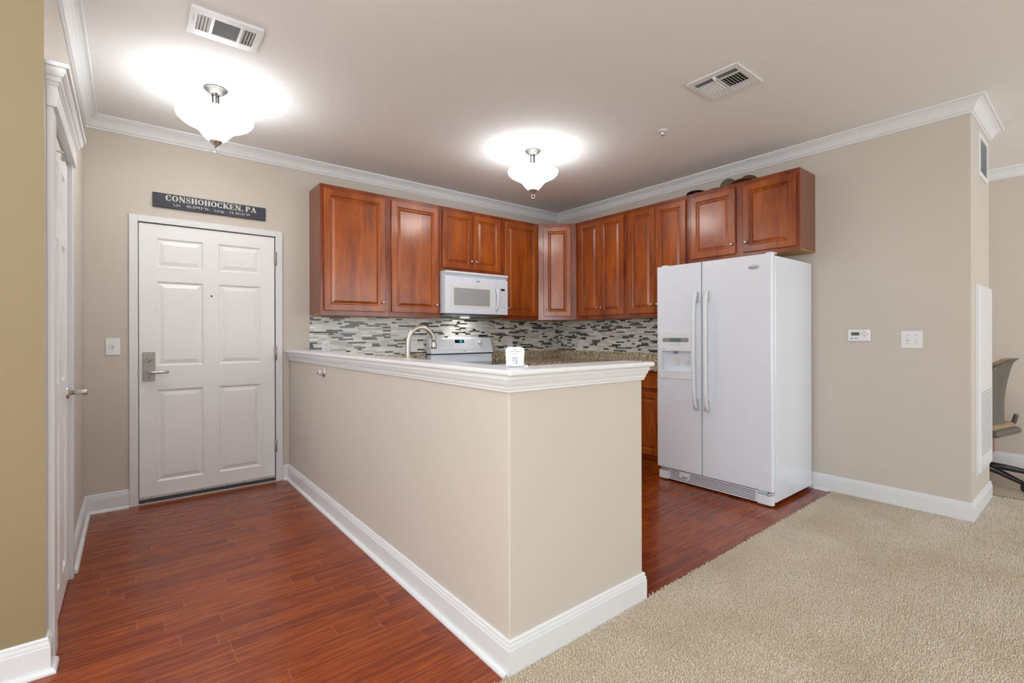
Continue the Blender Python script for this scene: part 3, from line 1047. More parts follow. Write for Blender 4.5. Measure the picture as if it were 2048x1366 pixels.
# left door: one mesh with the dispenser recess let into it
bm = bmesh.new()
ys = [2.0595, RY0, RY1, FY1]
zs = [.112, RZ0, RZ1, 1.836]
V = {}
def vv(x, y, z):
    k = (round(x, 5), round(y, 5), round(z, 5))
    if k not in V: V[k] = bm.verts.new((x, y, z))
    return V[k]
for i in range(3):
    for j in range(3):
        if (i, j) != (1, 1):
            bm.faces.new([vv(FX, ys[i], zs[j]), vv(FX, ys[i + 1], zs[j]), vv(FX, ys[i + 1], zs[j + 1]), vv(FX, ys[i], zs[j + 1])])
XR = 3.639
q = [(ys[1], zs[1]), (ys[2], zs[1]), (ys[2], zs[2]), (ys[1], zs[2])]
for k in range(4):
    a, b = q[k], q[(k + 1) % 4]
    bm.faces.new([vv(FX, *a), vv(FX, *b), vv(XR, *b), vv(XR, *a)])
bm.faces.new([vv(XR, *p) for p in q])
XK = 3.640
loop = [(y, zs[0]) for y in ys] + [(ys[3], z) for z in zs[1:]] + [(y, zs[3]) for y in reversed(ys[:-1])] + [(ys[0], z) for z in reversed(zs[1:-1])]
for k in range(len(loop)):
    a, b = loop[k], loop[(k + 1) % len(loop)]
    bm.faces.new([vv(FX, *a), vv(FX, *b), vv(XK, *b), vv(XK, *a)])
bm.faces.new([vv(XK, *p) for p in loop])
ld = obj('door', bm, 'appl', fr_, bevel=.003, ang=80, label='narrow left freezer door with dispenser')
dz = obj('dispenser', B((FX - .007, FX + .001, DS0, RY0, DSZ0, DSZ1), (FX - .007, FX + .001, RY1, DS1, DSZ0, DSZ1), (FX - .007, FX + .001, RY0, RY1, DSZ0, RZ0), (FX - .007, FX + .001, RY0, RY1, RZ1, DSZ1)), 'appl2', ld)
obj('drip_tray', B((FX - .010, FX + .036, RY0 + .002, RY1 - .002, RZ0, RZ0 + .008)), 'appl2', dz, bevel=.002)
for y in (2.200, 2.290):
    pd = B((0, .006, -.022, .022, -.045, .02))
    pd.transform(Matrix.Translation((3.612, y, 1.045)) @ Matrix.Rotation(R_(-18), 4, 'Y'))
    obj('paddle', pd, 'plate', dz, bevel=.003)
obj('nozzle', lathe([(.020, 0), (.018, -.018), (.008, -.02), (.0001, -.02)], (3.620, 2.300, RZ1), 20), 'grayp', dz, smooth=True)
cpn = obj('control_strip', B((FX - .0095, FX - .006, 2.166, 2.408, 1.188, 1.222)), 'grayp', dz)
obj('display', B((FX - .011, FX - .009, 2.232, 2.336, 1.188, 1.222)), 'green', cpn)
bb = bmesh.new()
for i in range(4):
    lathe([(.0001, .0015), (.006, .0015), (.0065, 0)], (FX - .007, 2.330 - i * .028, 1.166), 14, bb, 'x')
obj('button', bb, 'grayp', dz) if False else bb.free()
for i in range(4):
    obj('button', lathe([(.0001, .0015), (.006, .0015), (.0065, 0)], (FX - .007, 2.330 - i * .028, 1.166), 14, None, 'x'), 'lgray', dz)
obj('lettering', on_b(text_bm('Whirlpool', .012, .0003), FX - .0073, 2.40, 1.122), 'lgray', dz)


def fridge_handle(y, parent, bow):
    z0, z1 = .642, 1.597
    bm = bmesh.new()
    prev = None
    N = 24
    for k in range(N + 1):
        u_ = k / N
        z = z0 + (z1 - z0) * u_
        e = min(1, min(u_, 1 - u_) / .14)
        x = FX - .022 - .022 * (1 - (1 - e) ** 2) - .012 * math.sin(math.pi * u_)
        w_ = .0155
        y_ = y + bow * math.sin(math.pi * u_)
        t_ = .010
        ring = [bm.verts.new(p) for p in ((x - t_, y_ - w_ * .7, z), (x - t_, y_ + w_ * .7, z), (x - .3 * t_, y_ + w_, z), (x + t_, y_ + w_ * .9, z), (x + t_, y_ - w_ * .9, z), (x - .3 * t_, y_ - w_, z))]
        if prev:
            for i in range(6):
                bm.faces.new([prev[i], prev[(i + 1) % 6], ring[(i + 1) % 6], ring[i]])
        else:
            bm.faces.new(ring)
        prev = ring
    bm.faces.new(prev)
    h = obj('handle', bm, 'appl2', parent, smooth=True)
    for (a, b) in ((z0, z0 + .085), (z1 - .085, z1)):
        obj('handle_mount', B((FX - .030, FX + .001, y - .013, y + .013, a, b)), 'lgray', h, bevel=.004)


fridge_handle(2.092, ld, .004)
fridge_handle(1.998, rd, -.004)
bd = lathe([(.0001, .004), (.038, .0035), (.043, 0)], (0, 0, 0), 32, None, 'x')
bd.transform(Matrix.Translation((FX, 1.640, 1.747)) @ Matrix.Diagonal((1, 1, .40, 1)))
bdo = obj('badge', bd, 'badge', rd, smooth=True)
obj('lettering', on_b(text_bm('Whirlpool', .017, .0005), FX - .0045, 1.640, 1.742), 'ink', bdo)
for y0, y1 in ((FY0 + .006, FY0 + .080), (FY1 - .09, FY1 - .006)):
    obj('hinge_cover', prism([(3.612, y0), (3.70, y0), (3.72, (y0 + y1) / 2), (3.70, y1), (3.612, y1 - .03)], 1.836, 1.847), 'appl2', fr_, bevel=.005)
gr = obj('toe_grille', B((3.618, 3.640, 1.628, 2.365, .014, .100)), 'appl2', fr_, bevel=.003)
bb = bmesh.new()
for k in range(6):
    z = .026 + k * .0122
    if k < 2:
        B((3.6168, 3.619, 1.640, 2.352, z, z + .0042), bm=bb)
    else:
        B((3.6168, 3.619, 1.640, 2.172, z, z + .0042), (3.6168, 3.619, 2.268, 2.352, z, z + .0042), bm=bb)
obj('slot', bb, 'dark', gr)
obj('filter_surround', prism([(2.186 + .030 * math.cos(R_(a)), .068 + .030 * math.sin(R_(a))) for a in range(100, -101, -20)][::1] and
    [(2.208 - .034 * math.cos(R_(a)), .064 + .034 * math.sin(R_(a))) for a in range(-90, 91, 15)] + [(2.235, .082), (2.262, .066), (2.235, .046)], 3.612, 3.620, 'x'), 'appl2', gr)
obj('filter_cap', lathe([(.0001, .009), (.024, .008), (.026, 0)], (3.6125, 2.204, .064), 28, None, 'x'), 'beige', gr, smooth=True)
obj('filter_grip', B((3.601, 3.6045, 2.183, 2.225, .0615, .0655)), 'dark', gr)
for y0, y1 in ((FY0 + .002, 1.628), (2.365, FY1 - .006)):
    obj('corner_cap', prism([(3.640, y0), (3.612, y0 + .006), (3.607, y0 + .03), (3.607, y1 - .005), (3.618, y1), (3.640, y1)], .010, .078), 'appl', fr_, bevel=.004)
for y in (FY0 + .035, FY1 - .04):
    obj('lower_hinge', lathe([(.010, 0), (.010, .018), (.005, .019), (.005, .036)], (3.618, y, .076), 14), 'nickel', fr_, smooth=True)
for x in (3.66, 4.2):
    for y in (FY0 + .05, FY1 - .09):
        obj('roller', B((x, x + .06, y, y + .04, 0, .03)), 'black', fr_)

# ================================================================== CEILING FITTINGS
def ceiling_light(x, y, label, power):
    t = thing('ceiling_light', label, 'ceiling light', (x, y, CEIL), 0, 'semi-flush ceiling lights')
    obj('canopy', lathe([(.068, CEIL), (.068, CEIL - .006), (.062, CEIL - .010), (.058, CEIL - .012), (.056, CEIL - .018), (.045, CEIL - .022), (.042, CEIL - .030), (.028, CEIL - .034), (.0001, CEIL - .035)], (x, y, 0), 40), 'canopym', t, smooth=True)
    for k in range(3):
        a = R_(30 + 120 * k)
        obj('rod', tube([(x + .018 * math.cos(a), y + .018 * math.sin(a), CEIL - .03), (x + .018 * math.cos(a), y + .018 * math.sin(a), 2.505)], .006, 10), 'canopym', t, smooth=True)
    R = .210
    outer = [(.024, 2.470), (.040, 2.477), (.056, 2.489), (.072, 2.507), (.086, 2.525), (.100, 2.541), (.120, 2.556), (.145, 2.570), (.170, 2.582), (.192, 2.595), (.206, 2.609), (.211, 2.622), (.212, 2.628)]
    inner = [(r - .006, z + .003) for r, z in reversed(outer)]
    inner[0] = (.206, 2.628)
    sb = lathe(outer, (x, y, 0), 64)
    lathe([outer[-1]] + inner, (x, y, 0), 64, sb, mi=1)
    obj('shade', sb, ['shade', 'shade_in'], t, smooth=True)
    fin = obj('finial', lathe([(.036, 2.480), (.037, 2.474), (.030, 2.466), (.018, 2.456), (.010, 2.446), (.006, 2.437), (.0001, 2.436)], (x, y, 0), 28), 'nickel', t, smooth=True)
    ring = [(x + .014 * math.cos(a) * .65, y - .014 * math.cos(a) * .75, 2.421 + .016 * math.sin(a)) for a in [R_(i * 20) for i in range(19)]]
    obj('pull_ring', tube(ring, .0022, 8, cap=False), 'nickel', fin, smooth=True)
    d = bpy.data.lights.new('bulb', 'POINT')
    d.energy = power
    d.shadow_soft_size = .07
    d.color = (.88, .95, 1.0)
    l = bpy.data.objects.new('bulb_light', d)
    COL.objects.link(l)
    l.parent = t
    l.location = (0, 0, 2.580 - CEIL)


ceiling_light(.430, 3.520, 'brushed nickel ceiling light with frosted bowl, over the hallway', 5)
ceiling_light(2.668, 3.043, 'brushed nickel ceiling light with frosted bowl, over the kitchen', 5)


def vent_plate(x0, x1, y0, y1, m=.020, holes=(), zb=.012):
    bm = bmesh.new()
    xs = sorted({x0, x1} | {h[0] for h in holes} | {h[1] for h in holes})
    ys = sorted({y0, y1} | {h[2] for h in holes} | {h[3] for h in holes})
    for i in range(len(xs) - 1):
        for j in range(len(ys) - 1):
            cx, cy = (xs[i] + xs[i + 1]) / 2, (ys[j] + ys[j + 1]) / 2
            if any(h[0] < cx < h[1] and h[2] < cy < h[3] for h in holes): continue
            B((xs[i], xs[i + 1], ys[j], ys[j + 1], CEIL - zb, CEIL - zb + .004), bm=bm)
    bmesh.ops.remove_doubles(bm, verts=bm.verts, dist=1e-5)
    B((x0 + .004, x1 - .004, y0 + .004, y0 + .008, CEIL - zb + .004, CEIL), (x0 + .004, x1 - .004, y1 - .008, y1 - .004, CEIL - zb + .004, CEIL), (x0 + .004, x0 + .008, y0, y1, CEIL - zb + .004, CEIL), (x1 - .008, x1 - .004, y0, y1, CEIL - zb + .004, CEIL), bm=bm)
    return bm


def slats(parent, h, along, n, tilt, m='white'):
    x0, x1, y0, y1 = h
    bm = bmesh.new()
    for k in range(n):
        s = (k + .5) / n
        if along == 'y':
            c = x0 + (x1 - x0) * s
            wd = (x1 - x0) / n * .48
            b_ = B((-wd, wd, y0, y1, -.0006, .0006))
            b_.transform(Matrix.Translation((c, 0, CEIL - .0075)) @ Matrix.Rotation(R_(tilt), 4, 'Y'))
        else:
            c = y0 + (y1 - y0) * s
            wd = (y1 - y0) / n * .48
            b_ = B((x0, x1, -wd, wd, -.0006, .0006))
            b_.transform(Matrix.Translation((0, c, CEIL - .0075)) @ Matrix.Rotation(R_(tilt), 4, 'X'))
        me = bpy.data.meshes.new('s')
        b_.to_mesh(me)
        b_.free()
        bm.from_mesh(me)
        bpy.data.meshes.remove(me)
    obj('louvre_bank', bm, m, parent)


# left vent: 0.23..0.543 x 2.680..2.920, three banks side by side
v = thing('ceiling_vent', 'white three-bank ceiling vent near the closet and hallway light', 'air vent', (.386, 2.80, CEIL), 0, 'ceiling air vents')
hs = [(.262, .318, 2.725, 2.868), (.332, .442, 2.725, 2.868), (.456, .512, 2.725, 2.868)]
obj('frame', vent_plate(.230, .543, 2.680, 2.920, holes=hs, zb=.012), 'white', v)
obj('duct_opening', B((.25, .523, 2.70, 2.90, CEIL - .0025, CEIL - .0005)), 'dark', v)
slats(v, hs[0], 'y', 4, 35)
slats(v, hs[1], 'x', 13, 40)
slats(v, hs[2], 'y', 4, -35)
obj('damper_lever', B((.248, .252, 2.78, 2.815, CEIL - .026, CEIL - .014)), 'white', v)
# right vent: 2.702..3.03 x 1.322..1.643
v = thing('ceiling_vent', 'white square multi-bank ceiling vent between refrigerator and camera side', 'air vent', (2.866, 1.483, CEIL), 0, 'ceiling air vents')
hs = [(2.745, 2.790, 1.352, 1.476), (2.745, 2.790, 1.490, 1.614), (2.803, 2.929, 1.352, 1.476), (2.803, 2.929, 1.490, 1.614), (2.942, 2.987, 1.352, 1.476), (2.942, 2.987, 1.490, 1.614)]
obj('frame', vent_plate(2.702, 3.030, 1.322, 1.643, holes=hs), 'white', v)
obj('duct_opening', B((2.73, 3.0, 1.335, 1.63, CEIL - .0025, CEIL - .0005)), 'dark', v)
for i, h in enumerate(hs):
    if i in (2, 3): slats(v, h, 'x', 7, 40 if i == 2 else -40)
    else: slats(v, h, 'y', 3, -35 if i < 2 else 35)
obj('damper_lever', B((2.735, 2.765, 1.481, 1.485, CEIL - .028, CEIL - .010)), 'white', v)
# sprinkler
s = thing('fire_sprinkler', 'small white fire sprinkler head on the ceiling above the refrigerator', 'sprinkler', (3.175, 2.125, CEIL))
sx, sy = 3.175, 2.125
obj('escutcheon', lathe([(.036, CEIL), (.034, CEIL - .004), (.018, CEIL - .009), (.014, CEIL - .010), (.0001, CEIL - .010)], (sx, sy, 0), 28), 'white', s, smooth=True)
obj('head', lathe([(.010, CEIL - .009), (.010, CEIL - .022), (.006, CEIL - .026), (.006, CEIL - .034), (.015, CEIL - .036), (.015, CEIL - .038), (.0001, CEIL - .038)], (sx, sy, 0), 20), 'chrome', s, smooth=True)
obj('bulb', tube([(sx + .008, sy, CEIL - .022), (sx + .008, sy, CEIL - .036)], .0025, 8), 'capb', s) if False else None


# ================================================================== PLATES AND SMALL WALL THINGS
def screw(x, y, z, ax, parent, m='lgray'):
    obj('screw', lathe([(.0001, .0012), (.0028, .0010), (.0030, 0)], (x, y, z), 10, None, ax), m, parent)


def switch(cx, cy, cz, face, gangs, label):
    t = thing('light_switch', label, 'light switch', (cx, cy, cz))
    wd = .040 if gangs == 1 else .060
    h = .061
    if face == 'A':
        pl = obj('plate', B((cx - wd, cx + wd, cy - .006, cy - .0005, cz - h, cz + h)), 'plate', t, bevel=.002)
    else:
        pl = obj('plate', B((cx - .006, cx - .0005, cy - wd, cy + wd, cz - h, cz + h)), 'plate', t, bevel=.002)
    for g in range(gangs):
        o_ = 0 if gangs == 1 else (-.023 if g == 0 else .023)
        if face == 'A':
            tg = B((-.0045, .0045, -.012, 0, -.010, .010))
            tg.transform(Matrix.Translation((cx + o_, cy - .006, cz)) @ Matrix.Rotation(R_(22), 4, 'X'))
            obj('toggle', tg, 'plate', pl, bevel=.0015)
            obj('slot', B((cx + o_ - .006, cx + o_ + .006, cy - .0066, cy - .0055, cz - .013, cz + .013)), 'lgray', pl)
            for s_ in (-1, 1): screw(cx + o_, cy - .006, cz + s_ * .030, 'y', pl)
        else:
            tg = B((-.012, 0, -.0045, .0045, -.010, .010))
            tg.transform(Matrix.Translation((cx - .006, cy + o_, cz)) @ Matrix.Rotation(R_(22), 4, 'Y'))
            obj('toggle', tg, 'plate', pl, bevel=.0015)
            obj('slot', B((cx - .0066, cx - .0055, cy + o_ - .006, cy + o_ + .006, cz - .013, cz + .013)), 'lgray', pl)
            for s_ in (-1, 1): screw(cx - .006, cy + o_, cz + s_ * .030, 'x', pl, 'ink')
    return t


switch(-.091, YA, 1.174, 'A', 1, 'white single light switch left of the entry door')
switch(XB, .880, 1.211, 'B', 2, 'white double light switch right of the thermostat')


def outlet(cx, cy, cz, face, label):
    t = thing('wall_outlet', label, 'outlet', (cx, cy, cz), 0, 'outlets in the tiled backsplash')
    w_, h = .037, .060
    if face == 'A':
        pl = obj('plate', B((cx - w_, cx + w_, cy - .014, cy - .0068, cz - h, cz + h)), 'plate', t, bevel=.002)
    else:
        pl = obj('plate', B((cx - .014, cx - .0068, cy - w_, cy + w_, cz - h, cz + h)), 'plate', t, bevel=.002)
    for s_ in (-1, 1):
        z = cz + s_ * .020
        if face == 'A':
            so = obj('socket', B((cx - .016, cx + .016, cy - .0165, cy - .0135, z - .014, z + .014)), 'plate', pl, bevel=.003)
            obj('slot', B((cx - .0075, cx - .0055, cy - .0169, cy - .0162, z - .001, z + .008), (cx + .0055, cx + .0075, cy - .0169, cy - .0162, z - .001, z + .008), (cx - .002, cx + .002, cy - .0169, cy - .0162, z - .010, z - .006)), 'dark', so)
        else:
            so = obj('socket', B((cx - .0165, cx - .0135, cy - .016, cy + .016, z - .014, z + .014)), 'plate', pl, bevel=.003)
            obj('slot', B((cx - .0169, cx - .0162, cy - .0075, cy - .0055, z - .001, z + .008), (cx - .0169, cx - .0162, cy + .0055, cy + .0075, z - .001, z + .008), (cx - .0169, cx - .0162, cy - .002, cy + .002, z - .010, z - .006)), 'dark', so)
    return t


outlet(1.404, YA, 1.145, 'A', 'white outlet at the left end of the tiles, above the half wall ledge')
outlet(2.286, YA, 1.138, 'A', 'white outlet in the tiles just behind the faucet')
outlet(3.548, YA, 1.150, 'A', 'white outlet in the tiles right of the range')
outlet(XB, 4.08, 1.135, 'B', 'white outlet in the tiles on the fridge wall near the corner')

# thermostat
t = thing('thermostat', 'white digital thermostat on the wall right of the refrigerator', 'thermostat', (XB, 1.193, 1.240))
c1 = obj('housing', B((XB - .026, XB - .0005, 1.120, 1.266, 1.195, 1.287)), 'plate', t, bevel=.010, seg=4)
obj('display', B((XB - .0275, XB - .0255, 1.188, 1.240, 1.240, 1.264)), 'lcd', c1)
for (y, z) in ((1.155, 1.263), (1.155, 1.239), (1.172, 1.251), (1.138, 1.251)):
    obj('button', B((XB - .0275, XB - .0255, y - .005, y + .005, z - .003, z + .003)), 'grayp', c1)
for y in (1.236, 1.208):
    obj('button', B((XB - .0275, XB - .0255, y - .008, y + .008, 1.214, 1.221)), 'grayp', c1)

# door stop on half wall
t = thing('door_stop', 'round metal door stop bumper high on the half wall', 'door stop', (XP, 3.517, .985))
obj('flange', lathe([(.033, 0), (.033, .006), (.029, .011), (.0001, .011)], (XP, 3.517, .985), 28, None, 'x'), 'nickel', t, smooth=True)
obj('bumper', lathe([(.019, .009), (.018, .034), (.014, .041), (.0001, .041)], (XP, 3.517, .985), 24, None, 'x'), 'lgray', t, smooth=True)
obj('bumper_tip', lathe([(.007, .040), (.007, .044), (.0001, .044)], (XP, 3.517, .985), 14, None, 'x'), 'dark', t, smooth=True)

# white device on the ledge, facing the camera
t = thing('weather_sensor', 'small white electronic device with rounded top on the half wall ledge corner', 'electronic device', (1.185, 1.462, 1.1235), R_(-38.68))
rr, W_, H_ = .020, .0375, .080
pts = [(-W_ + .003, .004), (W_ - .003, .004)] + [(W_ - rr + rr * math.cos(R_(a)), H_ - rr * .62 + rr * .62 * math.sin(R_(a))) for a in range(0, 91, 15)] + [(-W_ + rr + rr * math.cos(R_(a)), H_ - rr * .62 + rr * .62 * math.sin(R_(a))) for a in range(90, 181, 15)]
hs_ = obj('housing', prism(pts, -.008, .008, 'y'), 'plate', t, bevel=.003, seg=3, local=True)
obj('back_plate', B((-.029, .029, -.0092, -.0078, .008, .056)), 'lgray', hs_, bevel=.002, local=True) if False else None
obj('foot', B((-.030, .052, .004, .030, 0, .007)), 'plate', t, bevel=.002, local=True)
pr = bmesh.new()
B((-.020, .020, -.0086, -.0079, .061, .0625), (-.008, .008, -.0086, -.0079, .052, .0535), (-.026, -.0245, -.0086, -.0079, .060, .063), (.0255, .027, -.0086, -.0079, .060, .063), bm=pr)
for k in range(5):
    B((-.012, .013 - .002 * (k % 2), -.0086, -.0079, .0385 - k * .0034, .0398 - k * .0034), bm=pr)
lathe([(.0001, .0008), (.002, .0008), (.002, 0)], (0, -.0079, .0685), 10, pr, 'y')
obj('printed_marks', pr, 'ink', hs_, local=True)
tx = text_bm('CE', .009, .0003)
tx.transform(Matrix.Translation((-.005, -.0084, .014)) @ FACE_A)
obj('lettering', tx, 'ink', hs_, local=True)
obj('bin_symbol', B((.004, .0085, -.0086, -.0079, .015, .021), (.003, .0095, -.0086, -.0079, .0215, .0228), (.003, .0095, -.0086, -.0079, .0115, .013)), 'ink', hs_, local=True)

# ------------------------------------------------------------------ sign
SGX, SGW = .140, .764
sg = thing('wall_sign', 'charcoal wooden sign with cream place name above the entry door', 'sign', (.522, YA, 2.222))
brd = obj('board', B((SGX, SGX + SGW, YA - .020, YA - .0005, 2.222, 2.328)), 'sign', sg, bevel=.0015)
YS = YA - .0205


LAYER = [0]


def stroke(pts, ws, bm):
    """variable-width pen stroke in the x-z plane, extruded slightly"""
    P = [Vector(p) for p in pts]
    Lf, Rt = [], []
    LAYER[0] += 1
    dy = -.00005 * (LAYER[0] % 9)
    for i, p in enumerate(P):
        d = (P[min(i + 1, len(P) - 1)] - P[max(i - 1, 0)]).normalized()
        n = Vector((-d.y, d.x))
        Lf.append(p + n * ws[i] / 2)
        Rt.append(p - n * ws[i] / 2)
    for i in range(len(P) - 1):
        q = [Lf[i], Lf[i + 1], Rt[i + 1], Rt[i]]
        vs = [bm.verts.new((a.x, -.0006 + dy, a.y)) for a in q] + [bm.verts.new((a.x, .0008, a.y)) for a in q]
        for f_ in ((0, 1, 2, 3), (7, 6, 5, 4), (0, 4, 5, 1), (1, 5, 6, 2), (2, 6, 7, 3), (3, 7, 4, 0)):
            try: bm.faces.new([vs[k] for k in f_])
            except ValueError: pass


def glyph(ch, bm, x, h):
    """slab letter of cap height h at x; returns its advance"""
    T, t = .20 * h, .075 * h
    s = lambda pts, ws: stroke([(x + a * h, b * h) for a, b in pts], ws, bm)
    def bar(x0, x1, z, th=t): s([(x0, z), (x1, z)], [th, th])
    def stem(cx, z0=0, z1=1, w=T, ser=.19, both=True):
        s([(cx, z0), (cx, z1)], [w, w])
        bar(cx - ser, cx + ser, z0 + .0375)
        bar(cx - ser, cx + ser, z1 - .0375)
    def arc(a0, a1, cx, cz, rx, rz, thick, thin, n=20):
        pts, ws = [], []
        for k in range(n + 1):
            a = R_(a0 + (a1 - a0) * k / n)
            pts.append((cx + rx * math.cos(a), cz + rz * math.sin(a)))
            ws.append(thin + (thick - thin) * abs(math.cos(a)) ** 1.5)
        s(pts, ws)
    if ch == 'O':
        arc(0, 360, .40, .5, .29, .46, T, t, 32); return .86 * h
    if ch == 'C':
        arc(48, 325, .40, .5, .29, .46, T, t, 28)
        s([(.63, .96), (.63, .66)], [t, t]); return .80 * h
    if ch == 'S':
        pts, ws = [], []
        for k in range(25):
            u_ = k / 24
            z = .95 - .9 * u_
            if u_ < .5:
                a = R_(40 + 230 * (u_ / .5)); pts.append((.33 + .20 * math.cos(a), .73 + .22 * math.sin(a)))
            else:
                a = R_(90 - 230 * ((u_ - .5) / .5)); pts.append((.33 + .22 * math.cos(a), .27 + .24 * math.sin(a)))
            ws.append(t + (T - t) * math.exp(-((u_ - .5) / .16) ** 2) + .05 * h * 0)
        s(pts, ws)
        s([(.53, .95), (.53, .70)], [t, t]); s([(.10, .05), (.10, .30)], [t, t]); return .68 * h
    if ch == 'N':
        stem(.18, w=t * 1.2, ser=.14); stem(.72, w=t * 1.2, ser=.14)
        s([(.16, .97), (.74, .03)], [T, T]); return .90 * h
    if ch == 'H':
        stem(.20, ser=.17); stem(.66, ser=.17); bar(.2, .66, .5); return .90 * h
    if ch == 'K':
        stem(.20, ser=.17)
        s([(.28, .42), (.70, .94)], [t, t]); s([(.38, .56), (.74, .06)], [T, T]); bar(.56, .86, .9625); bar(.56, .90, .0375); return .92 * h
    if ch == 'E':
        stem(.20, ser=.17); bar(.2, .66, .9625); bar(.2, .68, .0375); bar(.2, .50, .5)
        s([(.66, 1), (.66, .74)], [t, t]); s([(.68, 0), (.68, .28)], [t, t]); s([(.50, .62), (.50, .38)], [t, t]); return .80 * h
    if ch == 'P':
        stem(.20, ser=.17); arc(90, -90, .32, .74, .30, .225, T, t, 16); bar(.2, .32, .965); bar(.2, .32, .515); return .76 * h
    if ch == 'A':
        s([(.18, .03), (.44, 1.0)], [t, t]); s([(.42, 1.0), (.72, .03)], [T, T]); bar(.27, .62, .34); bar(.04, .32, .0375); bar(.52, .92, .0375); return .96 * h
    if ch == ',':
        s([(.16, .14), (.16, 0), (.10, -.16)], [.15 * h, .14 * h, .03 * h]); return .34 * h
    return .28 * h


def lettering(s_, h, x, z, spacing):
    bm = bmesh.new()
    cx = 0
    for ch in s_:
        cx += glyph(ch, bm, cx, h) + spacing
    bm.transform(Matrix.Translation((x, YS, z)))
    return bm, cx


hh = .042
txt = 'CONSHOHOCKEN, PA'
bmL, adv = lettering(txt, hh, 0, 0, .0)
k_ = (.832 - .218 + .006) / adv
bmL.transform(Matrix.Translation((.2175, 0, 2.2765)) @ Matrix.Diagonal((k_, 1, 1, 1)))
obj('lettering', bmL, 'letter', brd)
small = text_bm('Lat.   40.0793°N,   Long.   75.3016°W', .030, .0005, 'LEFT', 0.0, 1.12)
xs = [v_.co.x for v_ in small.verts]
k2 = .520 / (max(xs) - min(xs))
small.transform(Matrix.Translation((.2665, YS, 2.2425)) @ FACE_A @ Matrix.Diagonal((k2, .86, 1, 1)))
obj('lettering', small, 'letter', brd)
for (x, z) in ((.225, 2.252), (.852, 2.295), (.848, 2.248), (.540, 2.246)):
    obj('nail_hole', lathe([(.0001, .0006), (.0028, .0006), (.0028, 0)], (x, YS + .0005, z), 10, None, 'y'), 'black', brd)

# ================================================================== PILLAR: grille and access panel
t = thing('return_air_grille', 'white wall air grille high on the pillar end below the crown', 'air vent', (4.83, YC, 2.52))
gx0, gx1, gz0, gz1 = 4.645, 5.010, 2.360, 2.665
obj('frame', B((gx0, gx0 + .035, YC - .010, YC - .0005, gz0, gz1), (gx1 - .035, gx1, YC - .010, YC - .0005, gz0, gz1), (gx0 + .035, gx1 - .035, YC - .010, YC - .0005, gz0, gz0 + .035), (gx0 + .035, gx1 - .035, YC - .010, YC - .0005, gz1 - .035, gz1)), 'white', t)
obj('duct_opening', B((gx0 + .035, gx1 - .035, YC - .003, YC - .0005, gz0 + .035, gz1 - .035)), 'dark', t)
bm = bmesh.new()
for k in range(18):
    z = gz0 + .041 + k * .0128
    b_ = B((gx0 + .035, gx1 - .035, -.006, .000, -.0007, .0007))
    b_.transform(Matrix.Translation((0, YC - .003, z)) @ Matrix.Rotation(R_(35), 4, 'X'))
    me = bpy.data.meshes.new('s'); b_.to_mesh(me); b_.free(); bm.from_mesh(me); bpy.data.meshes.remove(me)
obj('louvre_bank', bm, 'white', t)
t = thing('access_panel', 'tall white metal access panel with perforated lower half on the pillar end', 'access panel', (4.81, YC, .27))
ax0, ax1, az0, az1 = 4.535, 5.100, .270, 1.592
obj('flange', B((ax0, ax1, YC - .006, YC - .0005, az0, az1)), 'white', t, bevel=.001)
pn = obj('panel', B((ax0 + .025, ax1 - .012, YC - .020, YC - .006, az0 + .02, az1 - .006)), 'white', t, bevel=.003)
bm = bmesh.new()
for i in range(14):
    for j in range(26):
        x = ax0 + .075 + i * .032
        z = az0 + .13 + j * .0175
        B((x, x + .013, YC - .0204, YC - .0199, z, z + .0055), bm=bm)
obj('perforation', bm, 'dark', pn)
for (x) in (ax0 + .06, ax1 - .03):
    obj('screw', lathe([(.0001, .001), (.004, .001), (.004, 0)], (x, YC - .020, 1.36), 10, None, 'y'), 'grayp', pn)

# ================================================================== CAPS ON THE CABINET
def dome(bm, c, r, h, sy=1.0, n=20, m=7):
    prof = [(r * math.cos(R_(90 * k / m)), h * math.sin(R_(90 * k / m))) for k in range(m)] + [(.0001, h)]
    b_ = lathe(prof, (0, 0, 0), n)
    b_.transform(Matrix.Translation(Vector(c)) @ Matrix.Diagonal((1, sy, 1, 1)))
    me = bpy.data.meshes.new('s'); b_.to_mesh(me); b_.free(); bm.from_mesh(me); bpy.data.meshes.remove(me)
    return bm


def brim(c, ang, r=.085, l=.075, th=.003, drop=.012):
    bm = bmesh.new()
    N = 14
    top, bot = [], []
    for k in range(N + 1):
        a = R_(-75 + 150 * k / N)
        ri, ro_ = r * .92, r + l * math.cos(a * .9) ** .8
        sag = -drop * math.sin(a) ** 2
        for lst, dz in ((top, 0), (bot, -th)):
            lst.append((bm.verts.new((ri * math.cos(a), ri * math.sin(a), sag + dz)), bm.verts.new((ro_ * math.cos(a), ro_ * math.sin(a), sag * 1.6 - .004 + dz))))
    for k in range(N):
        bm.faces.new([top[k][0], top[k][1], top[k + 1][1], top[k + 1][0]])
        bm.faces.new([bot[k][0], bot[k + 1][0], bot[k + 1][1], bot[k][1]])
        bm.faces.new([top[k][1], bot[k][1], bot[k + 1][1], top[k + 1][1]])
        bm.faces.new([top[k][0], top[k + 1][0], bot[k + 1][0], bot[k][0]])
    for k in (0, N):
        bm.faces.new([top[k][0], bot[k][0], bot[k][1], top[k][1]])
    bm.transform(Matrix.Translation(Vector(c)) @ Matrix.Rotation(ang, 4, 'Z'))
    return bm


def hat(c, r, h, m1, m2, ang, label, sy=1.0, bz=.014):
    t = thing('cap', label, 'cap', c, 0, 'caps on top of the cabinet')
    obj('crown', dome(bmesh.new(), c, r, h, sy), m1, t, smooth=True)
    obj('brim', brim((c[0], c[1], c[2] + bz), ang, r), m2, t)


